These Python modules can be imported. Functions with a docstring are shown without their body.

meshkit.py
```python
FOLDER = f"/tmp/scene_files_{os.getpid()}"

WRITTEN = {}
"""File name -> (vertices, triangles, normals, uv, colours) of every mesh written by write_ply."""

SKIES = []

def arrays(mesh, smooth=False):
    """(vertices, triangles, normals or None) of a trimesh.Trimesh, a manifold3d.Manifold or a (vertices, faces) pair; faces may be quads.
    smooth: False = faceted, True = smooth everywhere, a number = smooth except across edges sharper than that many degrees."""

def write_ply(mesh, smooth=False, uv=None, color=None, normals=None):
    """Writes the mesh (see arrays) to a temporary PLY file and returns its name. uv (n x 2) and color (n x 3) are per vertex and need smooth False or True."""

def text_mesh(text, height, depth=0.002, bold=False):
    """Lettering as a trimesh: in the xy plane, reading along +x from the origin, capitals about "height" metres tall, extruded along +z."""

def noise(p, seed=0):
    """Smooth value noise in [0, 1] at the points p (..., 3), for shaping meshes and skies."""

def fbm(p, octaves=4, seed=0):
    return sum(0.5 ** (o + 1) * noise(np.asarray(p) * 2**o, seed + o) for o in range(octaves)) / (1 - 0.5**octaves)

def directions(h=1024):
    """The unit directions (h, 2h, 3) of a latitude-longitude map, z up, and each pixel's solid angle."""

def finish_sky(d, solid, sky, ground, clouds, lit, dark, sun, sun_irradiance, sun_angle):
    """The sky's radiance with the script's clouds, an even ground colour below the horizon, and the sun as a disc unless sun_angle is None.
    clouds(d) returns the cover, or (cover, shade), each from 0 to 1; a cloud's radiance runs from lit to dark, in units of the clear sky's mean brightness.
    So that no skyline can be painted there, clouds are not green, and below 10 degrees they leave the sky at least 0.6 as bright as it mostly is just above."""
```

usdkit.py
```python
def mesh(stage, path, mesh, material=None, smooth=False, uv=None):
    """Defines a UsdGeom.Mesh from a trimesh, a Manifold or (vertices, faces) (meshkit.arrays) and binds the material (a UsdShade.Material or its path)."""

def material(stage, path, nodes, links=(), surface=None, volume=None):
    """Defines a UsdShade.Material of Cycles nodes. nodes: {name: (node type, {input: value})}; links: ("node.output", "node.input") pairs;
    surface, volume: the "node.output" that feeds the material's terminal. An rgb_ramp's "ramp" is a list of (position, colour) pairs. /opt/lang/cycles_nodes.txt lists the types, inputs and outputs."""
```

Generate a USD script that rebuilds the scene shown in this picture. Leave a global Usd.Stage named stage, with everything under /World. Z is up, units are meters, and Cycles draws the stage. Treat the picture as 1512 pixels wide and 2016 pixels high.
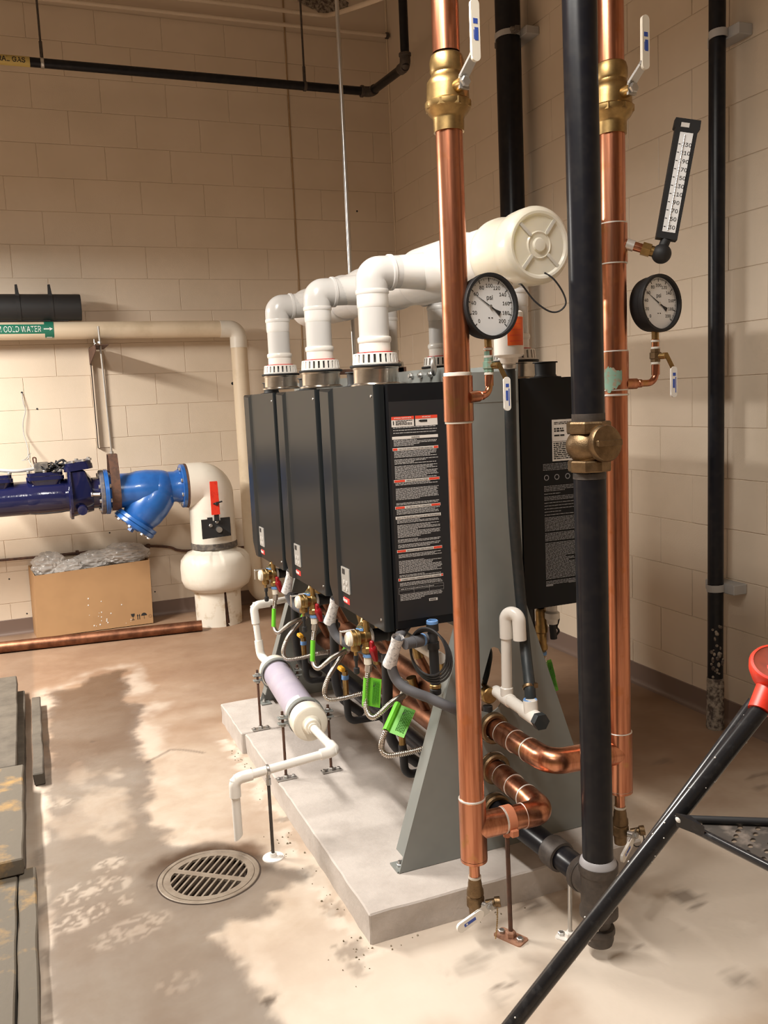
import math, random
import numpy as np
import trimesh
import usdkit
import meshkit
from pxr import Usd, UsdGeom, UsdLux, UsdShade, Gf, Sdf, Vt
from shapely.geometry import Polygon, Point, box as sbox, LineString
from shapely import affinity
from shapely.ops import unary_union

random.seed(7)
stage = Usd.Stage.CreateInMemory()
UsdGeom.SetStageUpAxis(stage, 'Z')
UsdGeom.SetStageMetersPerUnit(stage, 1.0)
UsdGeom.Xform.Define(stage, '/World')
PI = math.pi

# ------------------------------------------------------------------ camera
CAM_H, YAW, PITCH, ROLL, FPX = 1.404, 0.37751443, 0.12929832, -0.04585539, 1742.9
fw = np.array([math.sin(YAW) * math.cos(PITCH), math.cos(YAW) * math.cos(PITCH), -math.sin(PITCH)])
rt = np.cross(fw, [0, 0, 1]); rt /= np.linalg.norm(rt); up = np.cross(rt, fw)
rt, up = rt * math.cos(ROLL) + up * math.sin(ROLL), -rt * math.sin(ROLL) + up * math.cos(ROLL)
cam = UsdGeom.Camera.Define(stage, '/World/camera')
cam.CreateHorizontalApertureAttr(36.0); cam.CreateVerticalApertureAttr(48.0)
cam.CreateFocalLengthAttr(36.0 * FPX / 1512)
cam.CreateClippingRangeAttr(Gf.Vec2f(0.05, 100))
mat4 = Gf.Matrix4d(*rt, 0, *up, 0, *(-fw), 0, 0, 0, CAM_H, 1)
UsdGeom.Xformable(cam).AddTransformOp().Set(mat4)
cam.CreateExposureAttr(2.93)

# ------------------------------------------------------------------ light: fluorescent strips hung under the ceiling, plus the faint sky beyond
LAMPS = [((-1.35, 4.35, 2.42), 0, 150.0), ((0.15, 1.55, 2.85), 0, 50.0), ((-1.4, -0.8, 3.4), 0, 18.0)]  # third lamp is unseen, behind the viewer, set to lift general ambient
for i, (p, rz, power) in enumerate(LAMPS):
    l = UsdLux.RectLight.Define(stage, '/World/lamp_light' + ('_%03d' % i if i else ''))
    l.CreateWidthAttr(0.22); l.CreateHeightAttr(1.25)
    l.CreateIntensityAttr(power / 4.0); l.CreateColorAttr(Gf.Vec3f(1.0, 0.955, 0.885))
    l.AddTranslateOp().Set(Gf.Vec3d(p[0], p[1], p[2] - 0.012)); l.AddRotateZOp().Set(rz)
dome = UsdLux.DomeLight.Define(stage, '/World/sky_light')
dome.CreateIntensityAttr(0.02); dome.CreateColorAttr(Gf.Vec3f(1, 0.95, 0.88))

# ------------------------------------------------------------------ naming and tagging
USED, LOC = {}, {}
def number(path):
    n = USED.get(path, 0); USED[path] = n + 1
    return path if n == 0 else '%s_%03d' % (path, n)
def tag(prim, label=None, cat=None, group=None, kind=None):
    for k, v in (('label', label), ('category', cat), ('group', group), ('kind', kind)):
        if v: prim.SetCustomDataByKey(k, v)
def thing(name, label, cat, loc=(0, 0, 0), group=None, kind=None):
    path = number('/World/' + name)
    x = UsdGeom.Xform.Define(stage, path); x.AddTranslateOp().Set(Gf.Vec3d(*map(float, loc)))
    LOC[path] = np.array(loc, float)
    tag(x.GetPrim(), label, cat, group, kind)
    return path
def tri(m):
    if isinstance(m, (list, tuple)) and len(m) and hasattr(m[0], 'vertices'):
        return trimesh.util.concatenate(list(m))
    return m
SPLIT = {'solder_joint', 'thread', 'elbow', 'button', 'cover_screw', 'outlet', 'coupling', 'hex_end', 'foot_tip', 'ear', 'nut', 'clip', 'strap_ear', 'clamp_nut', 'tee', 'end_nut', 'screw_hole', 'foot_plate', 'warning_panel', 'red_heading', 'hose_clamp', 'spool', 'heading_letters', 'cap', 'near_coupling', 'branch_neck', 'side_boss', 'lever', 'pipe_marker', 'grey_union'}
def part(parent, name, mesh, m, smooth=35, label=None, kind=None):
    if isinstance(mesh, (list, tuple)) and len(mesh) > 1 and hasattr(mesh[0], 'vertices') and (name in SPLIT or name.endswith('_bolt')):
        return [part(parent, name, q, m, smooth, label, kind) for q in mesh][0]
    mesh = tri(mesh).copy()
    path = number(parent + '/' + name)
    base = LOC.get(parent, np.zeros(3))
    mesh.apply_translation(-base)
    LOC[path] = base
    g = usdkit.mesh(stage, path, mesh, M[m], smooth=smooth)
    tag(g.GetPrim(), label, kind=kind)
    return path
def single(name, mesh, m, label=None, cat=None, group=None, kind=None, smooth=35):
    path = number('/World/' + name); LOC[path] = np.zeros(3)
    g = usdkit.mesh(stage, path, tri(mesh), M[m], smooth=smooth)
    tag(g.GetPrim(), label, cat, group, kind)
    return path
def dup(src, offset, label, group=None):
    name = src.split('/')[-1]
    base = name[:-4] if name[-3:].isdigit() and name[-4] == '_' else name
    path = number('/World/' + base)
    x = UsdGeom.Xform.Define(stage, path)
    x.GetPrim().GetReferences().AddInternalReference(src); x.GetPrim().SetInstanceable(True)

    loc = LOC[src] + np.array(offset, float)

    UsdGeom.XformCommonAPI(x).SetTranslate(Gf.Vec3d(*loc))
    LOC[path] = loc
    was = stage.GetPrimAtPath(src).GetCustomData()
    tag(x.GetPrim(), label, was['category'], group or was.get('group'))
    return path

# ------------------------------------------------------------------ mesh helpers
A = lambda *p: np.array(p, float)
def nrm(v): v = np.asarray(v, float); return v / np.linalg.norm(v)
def basis(d, hint=None):
    d = nrm(d); h = np.array(hint if hint is not None else ((0, 0, 1) if abs(d[2]) < 0.9 else (1, 0, 0)), float)
    x = nrm(np.cross(h, d)); return x, np.cross(d, x), d
def place(m, p, d=(0, 0, 1), hint=None):
    """local z goes along d, local y towards hint"""
    m = m.copy(); x, y, z = basis(d, hint)
    T = np.eye(4); T[:3, 0], T[:3, 1], T[:3, 2], T[:3, 3] = x, y, z, p
    m.apply_transform(T); return m
def frame(m, o, x, y):
    m = m.copy(); x = nrm(x); y = np.asarray(y, float); y = nrm(y - x * np.dot(x, y)); T = np.eye(4)
    T[:3, 0], T[:3, 1], T[:3, 2], T[:3, 3] = x, y, np.cross(x, y), o
    m.apply_transform(T); return m
def lathe(prof, n=32):
    prof = np.array(prof, float); k = len(prof); a = np.arange(n) * 2 * PI / n
    v = np.stack([np.outer(np.cos(a), prof[:, 0]), np.outer(np.sin(a), prof[:, 0]), np.tile(prof[:, 1], (n, 1))], -1).reshape(-1, 3)
    f = []
    for i in range(n):
        j = (i + 1) % n
        for q in range(k - 1):
            a0, a1, b0, b1 = i * k + q, i * k + q + 1, j * k + q, j * k + q + 1
            f += [[a0, b0, b1], [a0, b1, a1]]
    m = trimesh.Trimesh(v, f, process=False); m.merge_vertices(); m.update_faces(m.nondegenerate_faces()); return m
def lat(prof, p, d=(0, 0, 1), n=32, hint=None): return place(lathe(prof, n), p, d, hint)
def cyl(p, q, r, r2=None, n=24, ch=0.0):
    p, q = A(*p), A(*q); h = np.linalg.norm(q - p); r2 = r if r2 is None else r2
    prof = [(0, 0), (r - ch, 0), (r, ch), (r2, h - ch), (r2 - ch, h), (0, h)] if ch else [(0, 0), (r, 0), (r2, h), (0, h)]
    return lat(prof, p, q - p, n)
def ring(p, d, ro, ri, h, n=32):
    return lat([(ri, -h / 2), (ro - h * .15, -h / 2), (ro, -h * .35), (ro, h * .35), (ro - h * .15, h / 2), (ri, h / 2), (ri, -h / 2)], p, d, n)
def fillet(pts, rad, seg=7):
    pts = [A(*p) for p in pts]; out = [pts[0]]
    for a, b, c in zip(pts, pts[1:], pts[2:]):
        u, w = nrm(a - b), nrm(c - b); ang = math.acos(np.clip(np.dot(u, w), -1, 1))
        if ang > PI - 0.03: out.append(b); continue
        t = min(rad / math.tan(ang / 2), 0.49 * np.linalg.norm(a - b), 0.49 * np.linalg.norm(c - b))
        r = t * math.tan(ang / 2); cen = b + nrm(u + w) * r / math.sin(ang / 2)
        s, e = b + u * t - cen, b + w * t - cen; tot = math.acos(np.clip(np.dot(nrm(s), nrm(e)), -1, 1))
        for k in range(seg + 1):
            f = k / seg
            out.append(cen + (s * math.sin((1 - f) * tot) + e * math.sin(f * tot)) / math.sin(tot))
    out.append(pts[-1]); return out
def spline(pts, n=8):
    P = [A(*p) for p in pts]; P = [2 * P[0] - P[1]] + P + [2 * P[-1] - P[-2]]; out = []
    for i in range(1, len(P) - 2):
        for k in range(n):
            t = k / n; a, b, c, d = P[i - 1:i + 3]
            out.append(0.5 * (2 * b + (c - a) * t + (2 * a - 5 * b + 4 * c - d) * t * t + (3 * b - a - 3 * c + d) * t ** 3))
    out.append(P[-2]); return out
def tube(pts, r, n=14, rad=None, cap=True, radii=None):
    if rad: pts = fillet(pts, rad)
    P = np.array(pts, float); k = len(P)
    T = np.gradient(P, axis=0); T /= np.linalg.norm(T, axis=1)[:, None]
    x, y, _ = basis(T[0]); X = [x]
    for i in range(1, k):
        v = X[-1] - T[i] * np.dot(X[-1], T[i]); X.append(nrm(v))
    X = np.array(X); Y = np.cross(T, X); a = np.arange(n) * 2 * PI / n
    R = np.full(k, r) if radii is None else np.array(radii)
    v = (P[:, None] + R[:, None, None] * (np.cos(a)[None, :, None] * X[:, None] + np.sin(a)[None, :, None] * Y[:, None])).reshape(-1, 3)
    f = []
    for i in range(k - 1):
        for j in range(n):
            q = (j + 1) % n; f += [[i * n + j, i * n + q, (i + 1) * n + q], [i * n + j, (i + 1) * n + q, (i + 1) * n + j]]
    if cap:
        v = np.vstack([v, P[0], P[-1]]); c0, c1 = len(v) - 2, len(v) - 1
        for j in range(n):
            q = (j + 1) % n; f += [[c0, q, j], [c1, (k - 1) * n + j, (k - 1) * n + q]]
    return trimesh.Trimesh(v, f, process=False)
def corrugated(pts, r, pitch=0.006, depth=0.0012, n=12):
    P = np.array(pts, float); s = np.r_[0, np.cumsum(np.linalg.norm(np.diff(P, axis=0), axis=1))]
    m = max(4, int(s[-1] / pitch * 4)); t = np.linspace(0, s[-1], m)
    Q = np.stack([np.interp(t, s, P[:, i]) for i in range(3)], 1)
    return tube(Q, r, n, radii=r + depth * np.sin(np.arange(m) * PI / 2))
def box(lo, hi, bev=0.0):
    lo, hi = np.minimum(lo, hi).astype(float), np.maximum(lo, hi).astype(float)
    if bev <= 0:
        m = trimesh.creation.box(extents=hi - lo); m.apply_translation((lo + hi) / 2); return m
    bev = min(bev, (hi - lo).min() * 0.45); pts = []
    for sx in (0, 1):
        for sy in (0, 1):
            for sz in (0, 1):
                c = np.where([sx, sy, sz], hi, lo); i = np.where([sx, sy, sz], -bev, bev)
                for ax in range(3):
                    q = c + i; q[ax] = c[ax]; pts.append(q)
    return trimesh.convex.convex_hull(np.array(pts))
def hull(*ms): return trimesh.convex.convex_hull(np.vstack([m.vertices if hasattr(m, 'vertices') else np.atleast_2d(m) for m in ms]))
def prism(poly, h):
    if not isinstance(poly, (Polygon,)) and not hasattr(poly, 'geoms'): poly = Polygon(poly)
    return trimesh.util.concatenate([trimesh.creation.extrude_polygon(g, h, engine='earcut') for g in getattr(poly, 'geoms', [poly])])
def rrect(w, h, r): return sbox(-w / 2 + r, -h / 2 + r, w / 2 - r, h / 2 - r).buffer(r, 6)
def bolt(p, d, r=0.008, h=0.008): return lat([(0, 0), (r, 0), (r, h * .8), (r * .8, h), (0, h)], p, d, 6)
def text(s, height, depth=0.0004, bold=False): return meshkit.text_mesh(s, height, depth, bold)
def ctext(s, height, depth=0.0004, bold=False):
    t = text(s, height, depth, bold); t.apply_translation([-(t.bounds[0, 0] + t.bounds[1, 0]) / 2, -height / 2, 0]); return t
def quad(x0, y0, x1, y1, z=0.0): return trimesh.Trimesh([[x0, y0, z], [x1, y0, z], [x1, y1, z], [x0, y1, z]], [[0, 1, 2], [0, 2, 3]], process=False)
def print_lines(x0, y1, w, h, row, rng, ink=0.55, gaps=0.25, short=0.3):
    out, y = [], y1
    while y - row > y1 - h:
        end = w * (1 - (rng.random() * 0.6 if rng.random() < short else rng.random() * 0.05)); x = 0
        if rng.random() < gaps * 0.3: y -= row; continue
        while x < end:
            l = (0.5 + 2.6 * rng.random()) * row
            out.append(quad(x0 + x, y - row * ink, x0 + min(x + l, end), y)); x += l + row * 0.35
        y -= row
    return trimesh.util.concatenate(out)
# ------------------------------------------------------------------ materials
M = {}
def mat(name, col, rough=0.5, metal=0.0, noise=None, bump=None, **kw):
    """noise = (scale, second colour, low, high[, detail]); bump = (scale, strength)"""
    nodes = {'pos': ('texture_coordinate', {}), 'p': ('principled_bsdf', dict(base_color=col, roughness=rough, metallic=metal, **kw))}
    links = []
    if noise:
        sc, c2, lo, hi = noise[:4]
        nodes['nz'] = ('noise_texture', {'scale': float(sc), 'detail': float(noise[4] if len(noise) > 4 else 5.0), 'roughness': 0.6})
        nodes['rp'] = ('rgb_ramp', {'ramp': [(0, col), (lo, col), (hi, c2), (1, c2)]})
        links += [('pos.object', 'nz.vector'), ('nz.fac', 'rp.fac'), ('rp.color', 'p.base_color')]
    if bump:
        nodes['bz'] = ('noise_texture', {'scale': float(bump[0]), 'detail': 4.0})
        nodes['b'] = ('bump', {'strength': float(bump[1]), 'distance': 0.002})
        links += [('pos.object', 'bz.vector'), ('bz.fac', 'b.height'), ('b.normal', 'p.normal')]
    M[name] = usdkit.material(stage, '/World/Looks/' + name, nodes, links, surface='p.BSDF')
mat('block_paint', (0.67, 0.56, 0.44), 0.42, noise=(3.0, (0.63, 0.525, 0.405), .4, .7), bump=(160, 0.25))
mat('wall_paint', (0.67, 0.56, 0.44), 0.5)
mat('ceiling_paint', (0.62, 0.56, 0.49), 0.8)
mat('far_wall_paint', (0.32, 0.27, 0.21), 0.6)
mat('caulk', (0.36, 0.24, 0.13), 0.7)
mat('pale_caulk', (0.66, 0.54, 0.40), 0.6)
mat('cove_vinyl', (0.17, 0.115, 0.09), 0.5)
mat('copper', (0.72, 0.335, 0.205), 0.27, 1.0, noise=(22, (0.44, 0.18, 0.10), .42, .72), specular_ior_level=0.5)
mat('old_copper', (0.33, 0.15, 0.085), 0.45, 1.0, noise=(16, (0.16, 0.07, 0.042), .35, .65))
mat('brass', (0.42, 0.28, 0.115), 0.40, 1.0, noise=(40, (0.29, 0.19, 0.08), .4, .7))
mat('bronze', (0.25, 0.17, 0.095), 0.45, 1.0, noise=(50, (0.17, 0.115, 0.065), .4, .7), bump=(300, .3))
mat('green_patina', (0.20, 0.33, 0.25), 0.7, noise=(90, (0.30, 0.22, 0.15), .5, .62))
mat('solder', (0.75, 0.71, 0.66), 0.4, 0.6)
mat('flux_tape', (0.72, 0.68, 0.6), 0.7)
mat('black_iron', (0.010, 0.010, 0.013), 0.30, noise=(30, (0.017, 0.016, 0.017), .45, .7), specular_ior_level=0.22)
mat('dull_black', (0.014, 0.014, 0.015), 0.6)
mat('malleable_iron', (0.085, 0.07, 0.06), 0.55, 0.3, noise=(40, (0.05, 0.042, 0.038), .4, .7))
mat('pipe_dope', (0.33, 0.32, 0.33), 0.5)
mat('rack_paint', (0.225, 0.238, 0.225), 0.38, noise=(8, (0.205, 0.215, 0.205), .4, .7))
mat('cabinet_black', (0.008, 0.0085, 0.010), 0.4, specular_ior_level=0.2)
mat('cover_black', (0.014, 0.0165, 0.018), 0.25, specular_ior_level=0.10)
mat('panel_grey', (0.33, 0.32, 0.30), 0.4)
mat('key_grey', (0.48, 0.46, 0.43), 0.5)
mat('logo_red', (0.75, 0.03, 0.03), 0.4)
mat('sign_red', (0.80, 0.07, 0.035), 0.5)
mat('print_white', (0.78, 0.76, 0.73), 0.6)
mat('print_grey', (0.42, 0.41, 0.40), 0.6)
mat('print_dim', (0.25, 0.25, 0.26), 0.6)
mat('label_black', (0.015, 0.015, 0.017), 0.5)
mat('label_white', (0.74, 0.70, 0.65), 0.5)
mat('ink', (0.02, 0.02, 0.02), 0.6)
mat('ink_blue', (0.04, 0.09, 0.42), 0.5)
mat('label_orange', (0.85, 0.13, 0.02), 0.5)
mat('pp_white', (0.76, 0.735, 0.70), 0.33, subsurface_weight=0.25, subsurface_radius=(0.02, 0.018, 0.015), subsurface_scale=0.5)
mat('pp_cap', (0.74, 0.69, 0.57), 0.25, subsurface_weight=0.3, subsurface_radius=(0.02, 0.018, 0.012), subsurface_scale=0.5)
mat('pp_grey', (0.60, 0.585, 0.565), 0.25)
mat('pvc_white', (0.84, 0.80, 0.74), 0.28)
mat('pvc_cream', (0.82, 0.76, 0.64), 0.35)
mat('stainless', (0.62, 0.57, 0.51), 0.24, 1.0, noise=(25, (0.5, 0.46, 0.41), .4, .7))
mat('zinc', (0.55, 0.54, 0.52), 0.35, 0.9)
mat('rubber', (0.017, 0.017, 0.019), 0.55)
mat('hose_black', (0.016, 0.022, 0.025), 0.5, noise=(35, (0.035, 0.033, 0.034), .5, .7))
mat('foam_grey', (0.105, 0.105, 0.115), 0.7)
mat('valve_red', (0.42, 0.012, 0.02), 0.35)
mat('red_ring', (0.55, 0.05, 0.04), 0.5)
mat('blue_tape', (0.16, 0.33, 0.66), 0.45)
mat('yellow_plastic', (0.85, 0.42, 0.03), 0.4)
mat('tag_green', (0.15, 0.55, 0.03), 0.42)
mat('tag_dark', (0.07, 0.34, 0.02), 0.5)
mat('tag_white', (0.72, 0.70, 0.69), 0.7, noise=(140, (0.45, 0.44, 0.45), .5, .6))
mat('lavender', (0.44, 0.40, 0.50), 0.3, noise=(14, (0.5, 0.46, 0.54), .4, .7))
mat('concrete_pad', (0.52, 0.47, 0.43), 0.75, noise=(7, (0.42, 0.375, 0.34), .42, .68), bump=(90, .5))
mat('concrete_crumb', (0.30, 0.25, 0.18), 0.9, noise=(40, (0.17, 0.14, 0.09), .4, .6), bump=(60, 1.0))
mat('navy_paint', (0.008, 0.010, 0.048), 0.14, coat_weight=0.5, bump=(60, .3))
mat('blue_paint', (0.022, 0.125, 0.42), 0.27, noise=(10, (0.015, 0.09, 0.33), .45, .7), coat_weight=0.3)
mat('dusty_navy', (0.10, 0.10, 0.13), 0.7, noise=(40, (0.2, 0.17, 0.14), .45, .7))
mat('rust', (0.12, 0.055, 0.032), 0.75, noise=(35, (0.065, 0.035, 0.025), .4, .65))
mat('jacket_white', (0.74, 0.69, 0.60), 0.4, noise=(9, (0.66, 0.59, 0.47), .55, .8), bump=(25, .4))
mat('jacket_stained', (0.72, 0.66, 0.56), 0.55, noise=(11, (0.42, 0.29, 0.15), .53, .72))
mat('insulation_cream', (0.68, 0.56, 0.41), 0.45, noise=(6, (0.55, 0.44, 0.30), .5, .8))
mat('cardboard', (0.42, 0.245, 0.115), 0.75, noise=(5, (0.39, 0.225, 0.105), .4, .6))
mat('cardboard_edge', (0.30, 0.17, 0.08), 0.8)
mat('film', (0.74, 0.70, 0.66), 0.25, transmission_weight=0.35, alpha=0.75)
mat('sign_green', (0.015, 0.16, 0.10), 0.45)
mat('sign_yellow', (0.55, 0.42, 0.13), 0.5)
mat('red_paint', (0.80, 0.045, 0.02), 0.4, noise=(45, (0.62, 0.03, 0.015), .5, .7))
mat('red_worn', (0.40, 0.085, 0.05), 0.6, noise=(30, (0.24, 0.07, 0.05), .4, .7))
mat('orange_strap', (0.56, 0.20, 0.10), 0.6)
mat('rusty_plate', (0.42, 0.22, 0.14), 0.7, noise=(60, (0.25, 0.12, 0.07), .45, .65))
mat('cast_iron', (0.27, 0.22, 0.17), 0.5, 0.2, noise=(20, (0.20, 0.155, 0.115), .4, .7), bump=(120, .4))
mat('drain_dark', (0.035, 0.02, 0.012), 0.9)
mat('plank', (0.115, 0.095, 0.072), 0.75, noise=(9, (0.07, 0.056, 0.042), .4, .7), bump=(40, .5))
mat('plank_yellow', (0.115, 0.095, 0.07), 0.75, noise=(8, (0.36, 0.21, 0.065), .53, .70), bump=(40, .5))
mat('ladder_black', (0.014, 0.014, 0.016), 0.22, noise=(60, (0.03, 0.03, 0.032), .55, .7))
mat('speck_white', (0.7, 0.68, 0.64), 0.6)
mat('tread_dark', (0.05, 0.042, 0.036), 0.6, noise=(35, (0.16, 0.13, 0.11), .5, .7))
mat('dial_white', (0.88, 0.88, 0.88), 0.35)
mat('dust', (0.16, 0.135, 0.11), 0.8, noise=(40, (0.08, 0.07, 0.065), .4, .6))
mat('chipped', (0.36, 0.31, 0.25), 0.8, noise=(45, (0.08, 0.06, 0.05), .42, .6))
mat('lamp_body', (0.75, 0.75, 0.72), 0.5)

# copper with length-wise streaks along the pipe (object z)
def copper_streaks(name, c1, c2, c3, rough):
    M[name] = usdkit.material(stage, '/World/Looks/' + name, {
        'tc': ('texture_coordinate', {}), 'mp': ('mapping', {'scale': (55.0, 55.0, 2.2)}), 'n1': ('noise_texture', {'scale': 1.0, 'detail': 5.0, 'roughness': 0.65}),
        'n2': ('noise_texture', {'scale': 26.0, 'detail': 4.0}), 'r1': ('rgb_ramp', {'ramp': [(0, c2), (.38, c2), (.60, c1), (1, c1)]}),
        'r2': ('rgb_ramp', {'ramp': [(0, (0, 0, 0)), (.56, (0, 0, 0)), (.74, (1, 1, 1)), (1, (1, 1, 1))]}),
        'mx': ('mix_color', {'a': c1, 'b': c3}), 'p': ('principled_bsdf', {'metallic': 1.0, 'roughness': rough})},
        [('tc.object', 'mp.vector'), ('mp.vector', 'n1.vector'), ('tc.object', 'n2.vector'), ('n1.fac', 'r1.fac'), ('n2.fac', 'r2.fac'),
         ('r2.color', 'mx.fac'), ('r1.color', 'mx.a'), ('mx.result', 'p.base_color')], surface='p.BSDF')
copper_streaks('copper_pipe', (0.74, 0.325, 0.19), (0.42, 0.155, 0.085), (0.58, 0.22, 0.10), 0.31)
copper_streaks('copper_fit', (0.64, 0.29, 0.175), (0.42, 0.165, 0.095), (0.48, 0.26, 0.105), 0.28)

# floor concrete: wetness, mineral bloom and rust come from the attributes of the floor mesh (marks that lie on the slab; brown also paints shade on the right)
M['floor_concrete'] = usdkit.material(stage, '/World/Looks/floor_concrete', {
    'tc': ('geometry', {}), 'n1': ('noise_texture', {'scale': 2.3, 'detail': 7.0, 'roughness': 0.62}), 'n2': ('noise_texture', {'scale': 7.0, 'detail': 6.0, 'roughness': 0.6, 'distortion': 0.6}),
    'n3': ('noise_texture', {'scale': 55.0, 'detail': 4.0}), 'r1': ('rgb_ramp', {'ramp': [(0, (0.35, 0.26, 0.195)), (.35, (0.42, 0.325, 0.25)), (.55, (0.49, 0.40, 0.315)), (.75, (0.57, 0.485, 0.40)), (1, (0.62, 0.545, 0.46))]}),
    'r2': ('rgb_ramp', {'ramp': [(0, (0.80, 0.74, 0.70)), (.42, (0.93, 0.90, 0.87)), (.62, (1, 1, 1)), (1, (1, 1, 1))]}),
    'm1': ('mix_color', {'blend_type': 'multiply', 'fac': 0.9}),
    'brown_shade': ('attribute', {'attribute': 'brown'}), 'mb': ('mix_color', {'blend_type': 'multiply', 'b': (0.60, 0.475, 0.39)}), 'wet': ('attribute', {'attribute': 'wet'}), 'pale': ('attribute', {'attribute': 'pale'}), 'rst': ('attribute', {'attribute': 'rust'}), 'drk': ('attribute', {'attribute': 'dark'}),
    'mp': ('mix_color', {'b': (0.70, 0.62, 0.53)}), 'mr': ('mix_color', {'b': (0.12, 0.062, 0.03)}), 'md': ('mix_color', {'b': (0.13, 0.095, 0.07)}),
    'mw': ('mix_color', {'blend_type': 'multiply', 'b': (0.49, 0.495, 0.51)}),
    'rr': ('mix_float', {'a': 0.62, 'b': 0.30}), 'b': ('bump', {'strength': 0.25, 'distance': 0.002}), 'p': ('principled_bsdf', {'specular_ior_level': 0.45})},
    [('tc.position', 'n1.vector'), ('tc.position', 'n2.vector'), ('tc.position', 'n3.vector'), ('n1.fac', 'r1.fac'), ('n2.fac', 'r2.fac'), ('r1.color', 'm1.a'), ('r2.color', 'm1.b'),
     ('m1.result', 'mb.a'), ('brown_shade.fac', 'mb.fac'), ('mb.result', 'mp.a'), ('pale.fac', 'mp.fac'), ('mp.result', 'mr.a'), ('rst.fac', 'mr.fac'), ('mr.result', 'md.a'), ('drk.fac', 'md.fac'), ('md.result', 'mw.a'), ('wet.fac', 'mw.fac'),
     ('mw.result', 'p.base_color'), ('wet.fac', 'rr.fac'), ('rr.result', 'p.roughness'), ('n3.fac', 'b.height'), ('b.normal', 'p.normal')], surface='p.BSDF')

# ------------------------------------------------------------------ the room
XW, YB, XL, YF, HC = 2.585, 6.05, -4.0, -3.2, 4.35
DRAIN = A(0.388, 2.540)
def inside(P, poly):
    x, y = P[:, 0], P[:, 1]; r = np.zeros(len(P), bool)
    for (x0, y0), (x1, y1) in zip(poly, np.roll(poly, -1, 0)):
        c = ((y0 > y) != (y1 > y)) & (x < (x1 - x0) * (y - y0) / (y1 - y0 + 1e-12) + x0); r ^= c
    return r
def edge_dist(P, poly, closed=True):
    d = np.full(len(P), 9.0); poly = np.asarray(poly, float)
    nx = np.roll(poly, -1, 0) if closed else poly[1:]
    for a, b in zip(poly if closed else poly[:-1], nx):
        ab = b - a; t = np.clip(((P - a) @ ab) / (ab @ ab + 1e-12), 0, 1)
        d = np.minimum(d, np.linalg.norm(P - (a + t[:, None] * ab), axis=1))
    return d
def sstep(a, b, x): t = np.clip((x - a) / (b - a), 0, 1); return t * t * (3 - 2 * t)
WET = np.array([p[:2] for p in ((-0.016, 4.677, 0), (0.117, 4.692, 0), (0.227, 4.839, -0), (0.375, 4.874, 0), (0.345, 4.626, 0), (0.384, 4.54, -0), (0.348, 4.385, -0), (0.415, 4.184, 0), (0.365, 3.966, 0), (0.325, 3.885, 0), (0.322, 3.605, 0), (0.339, 3.482, 0), (0.312, 3.215, 0),
    (0.32, 3.141, 0), (0.277, 3.003, 0), (0.297, 2.85, 0), (0.347, 2.772, 0), (0.457, 2.742, 0), (0.567, 2.579, 0), (0.589, 2.466, 0), (0.657, 2.438, 0), (0.667, 2.408, 0), (0.634, 2.374, 0), (0.559, 2.381, 0), (0.515, 2.376, 0), (0.546, 2.267, 0), (0.516, 2.239, 0), (0.455, 2.252, 0), (0.395, 2.266, -0), (0.367, 2.229, 0), (0.389, 2.159, 0),
    (0.386, 2.073, 0), (0.395, 1.978, 0), (0.412, 1.944, 0), (0.439, 1.921, 0), (0.409, 1.828, 0), (0.403, 1.754, 0), (-0.095, 1.989, 0), (-0.082, 2.548, 0), (-0.05, 3.717, 0))])
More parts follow.
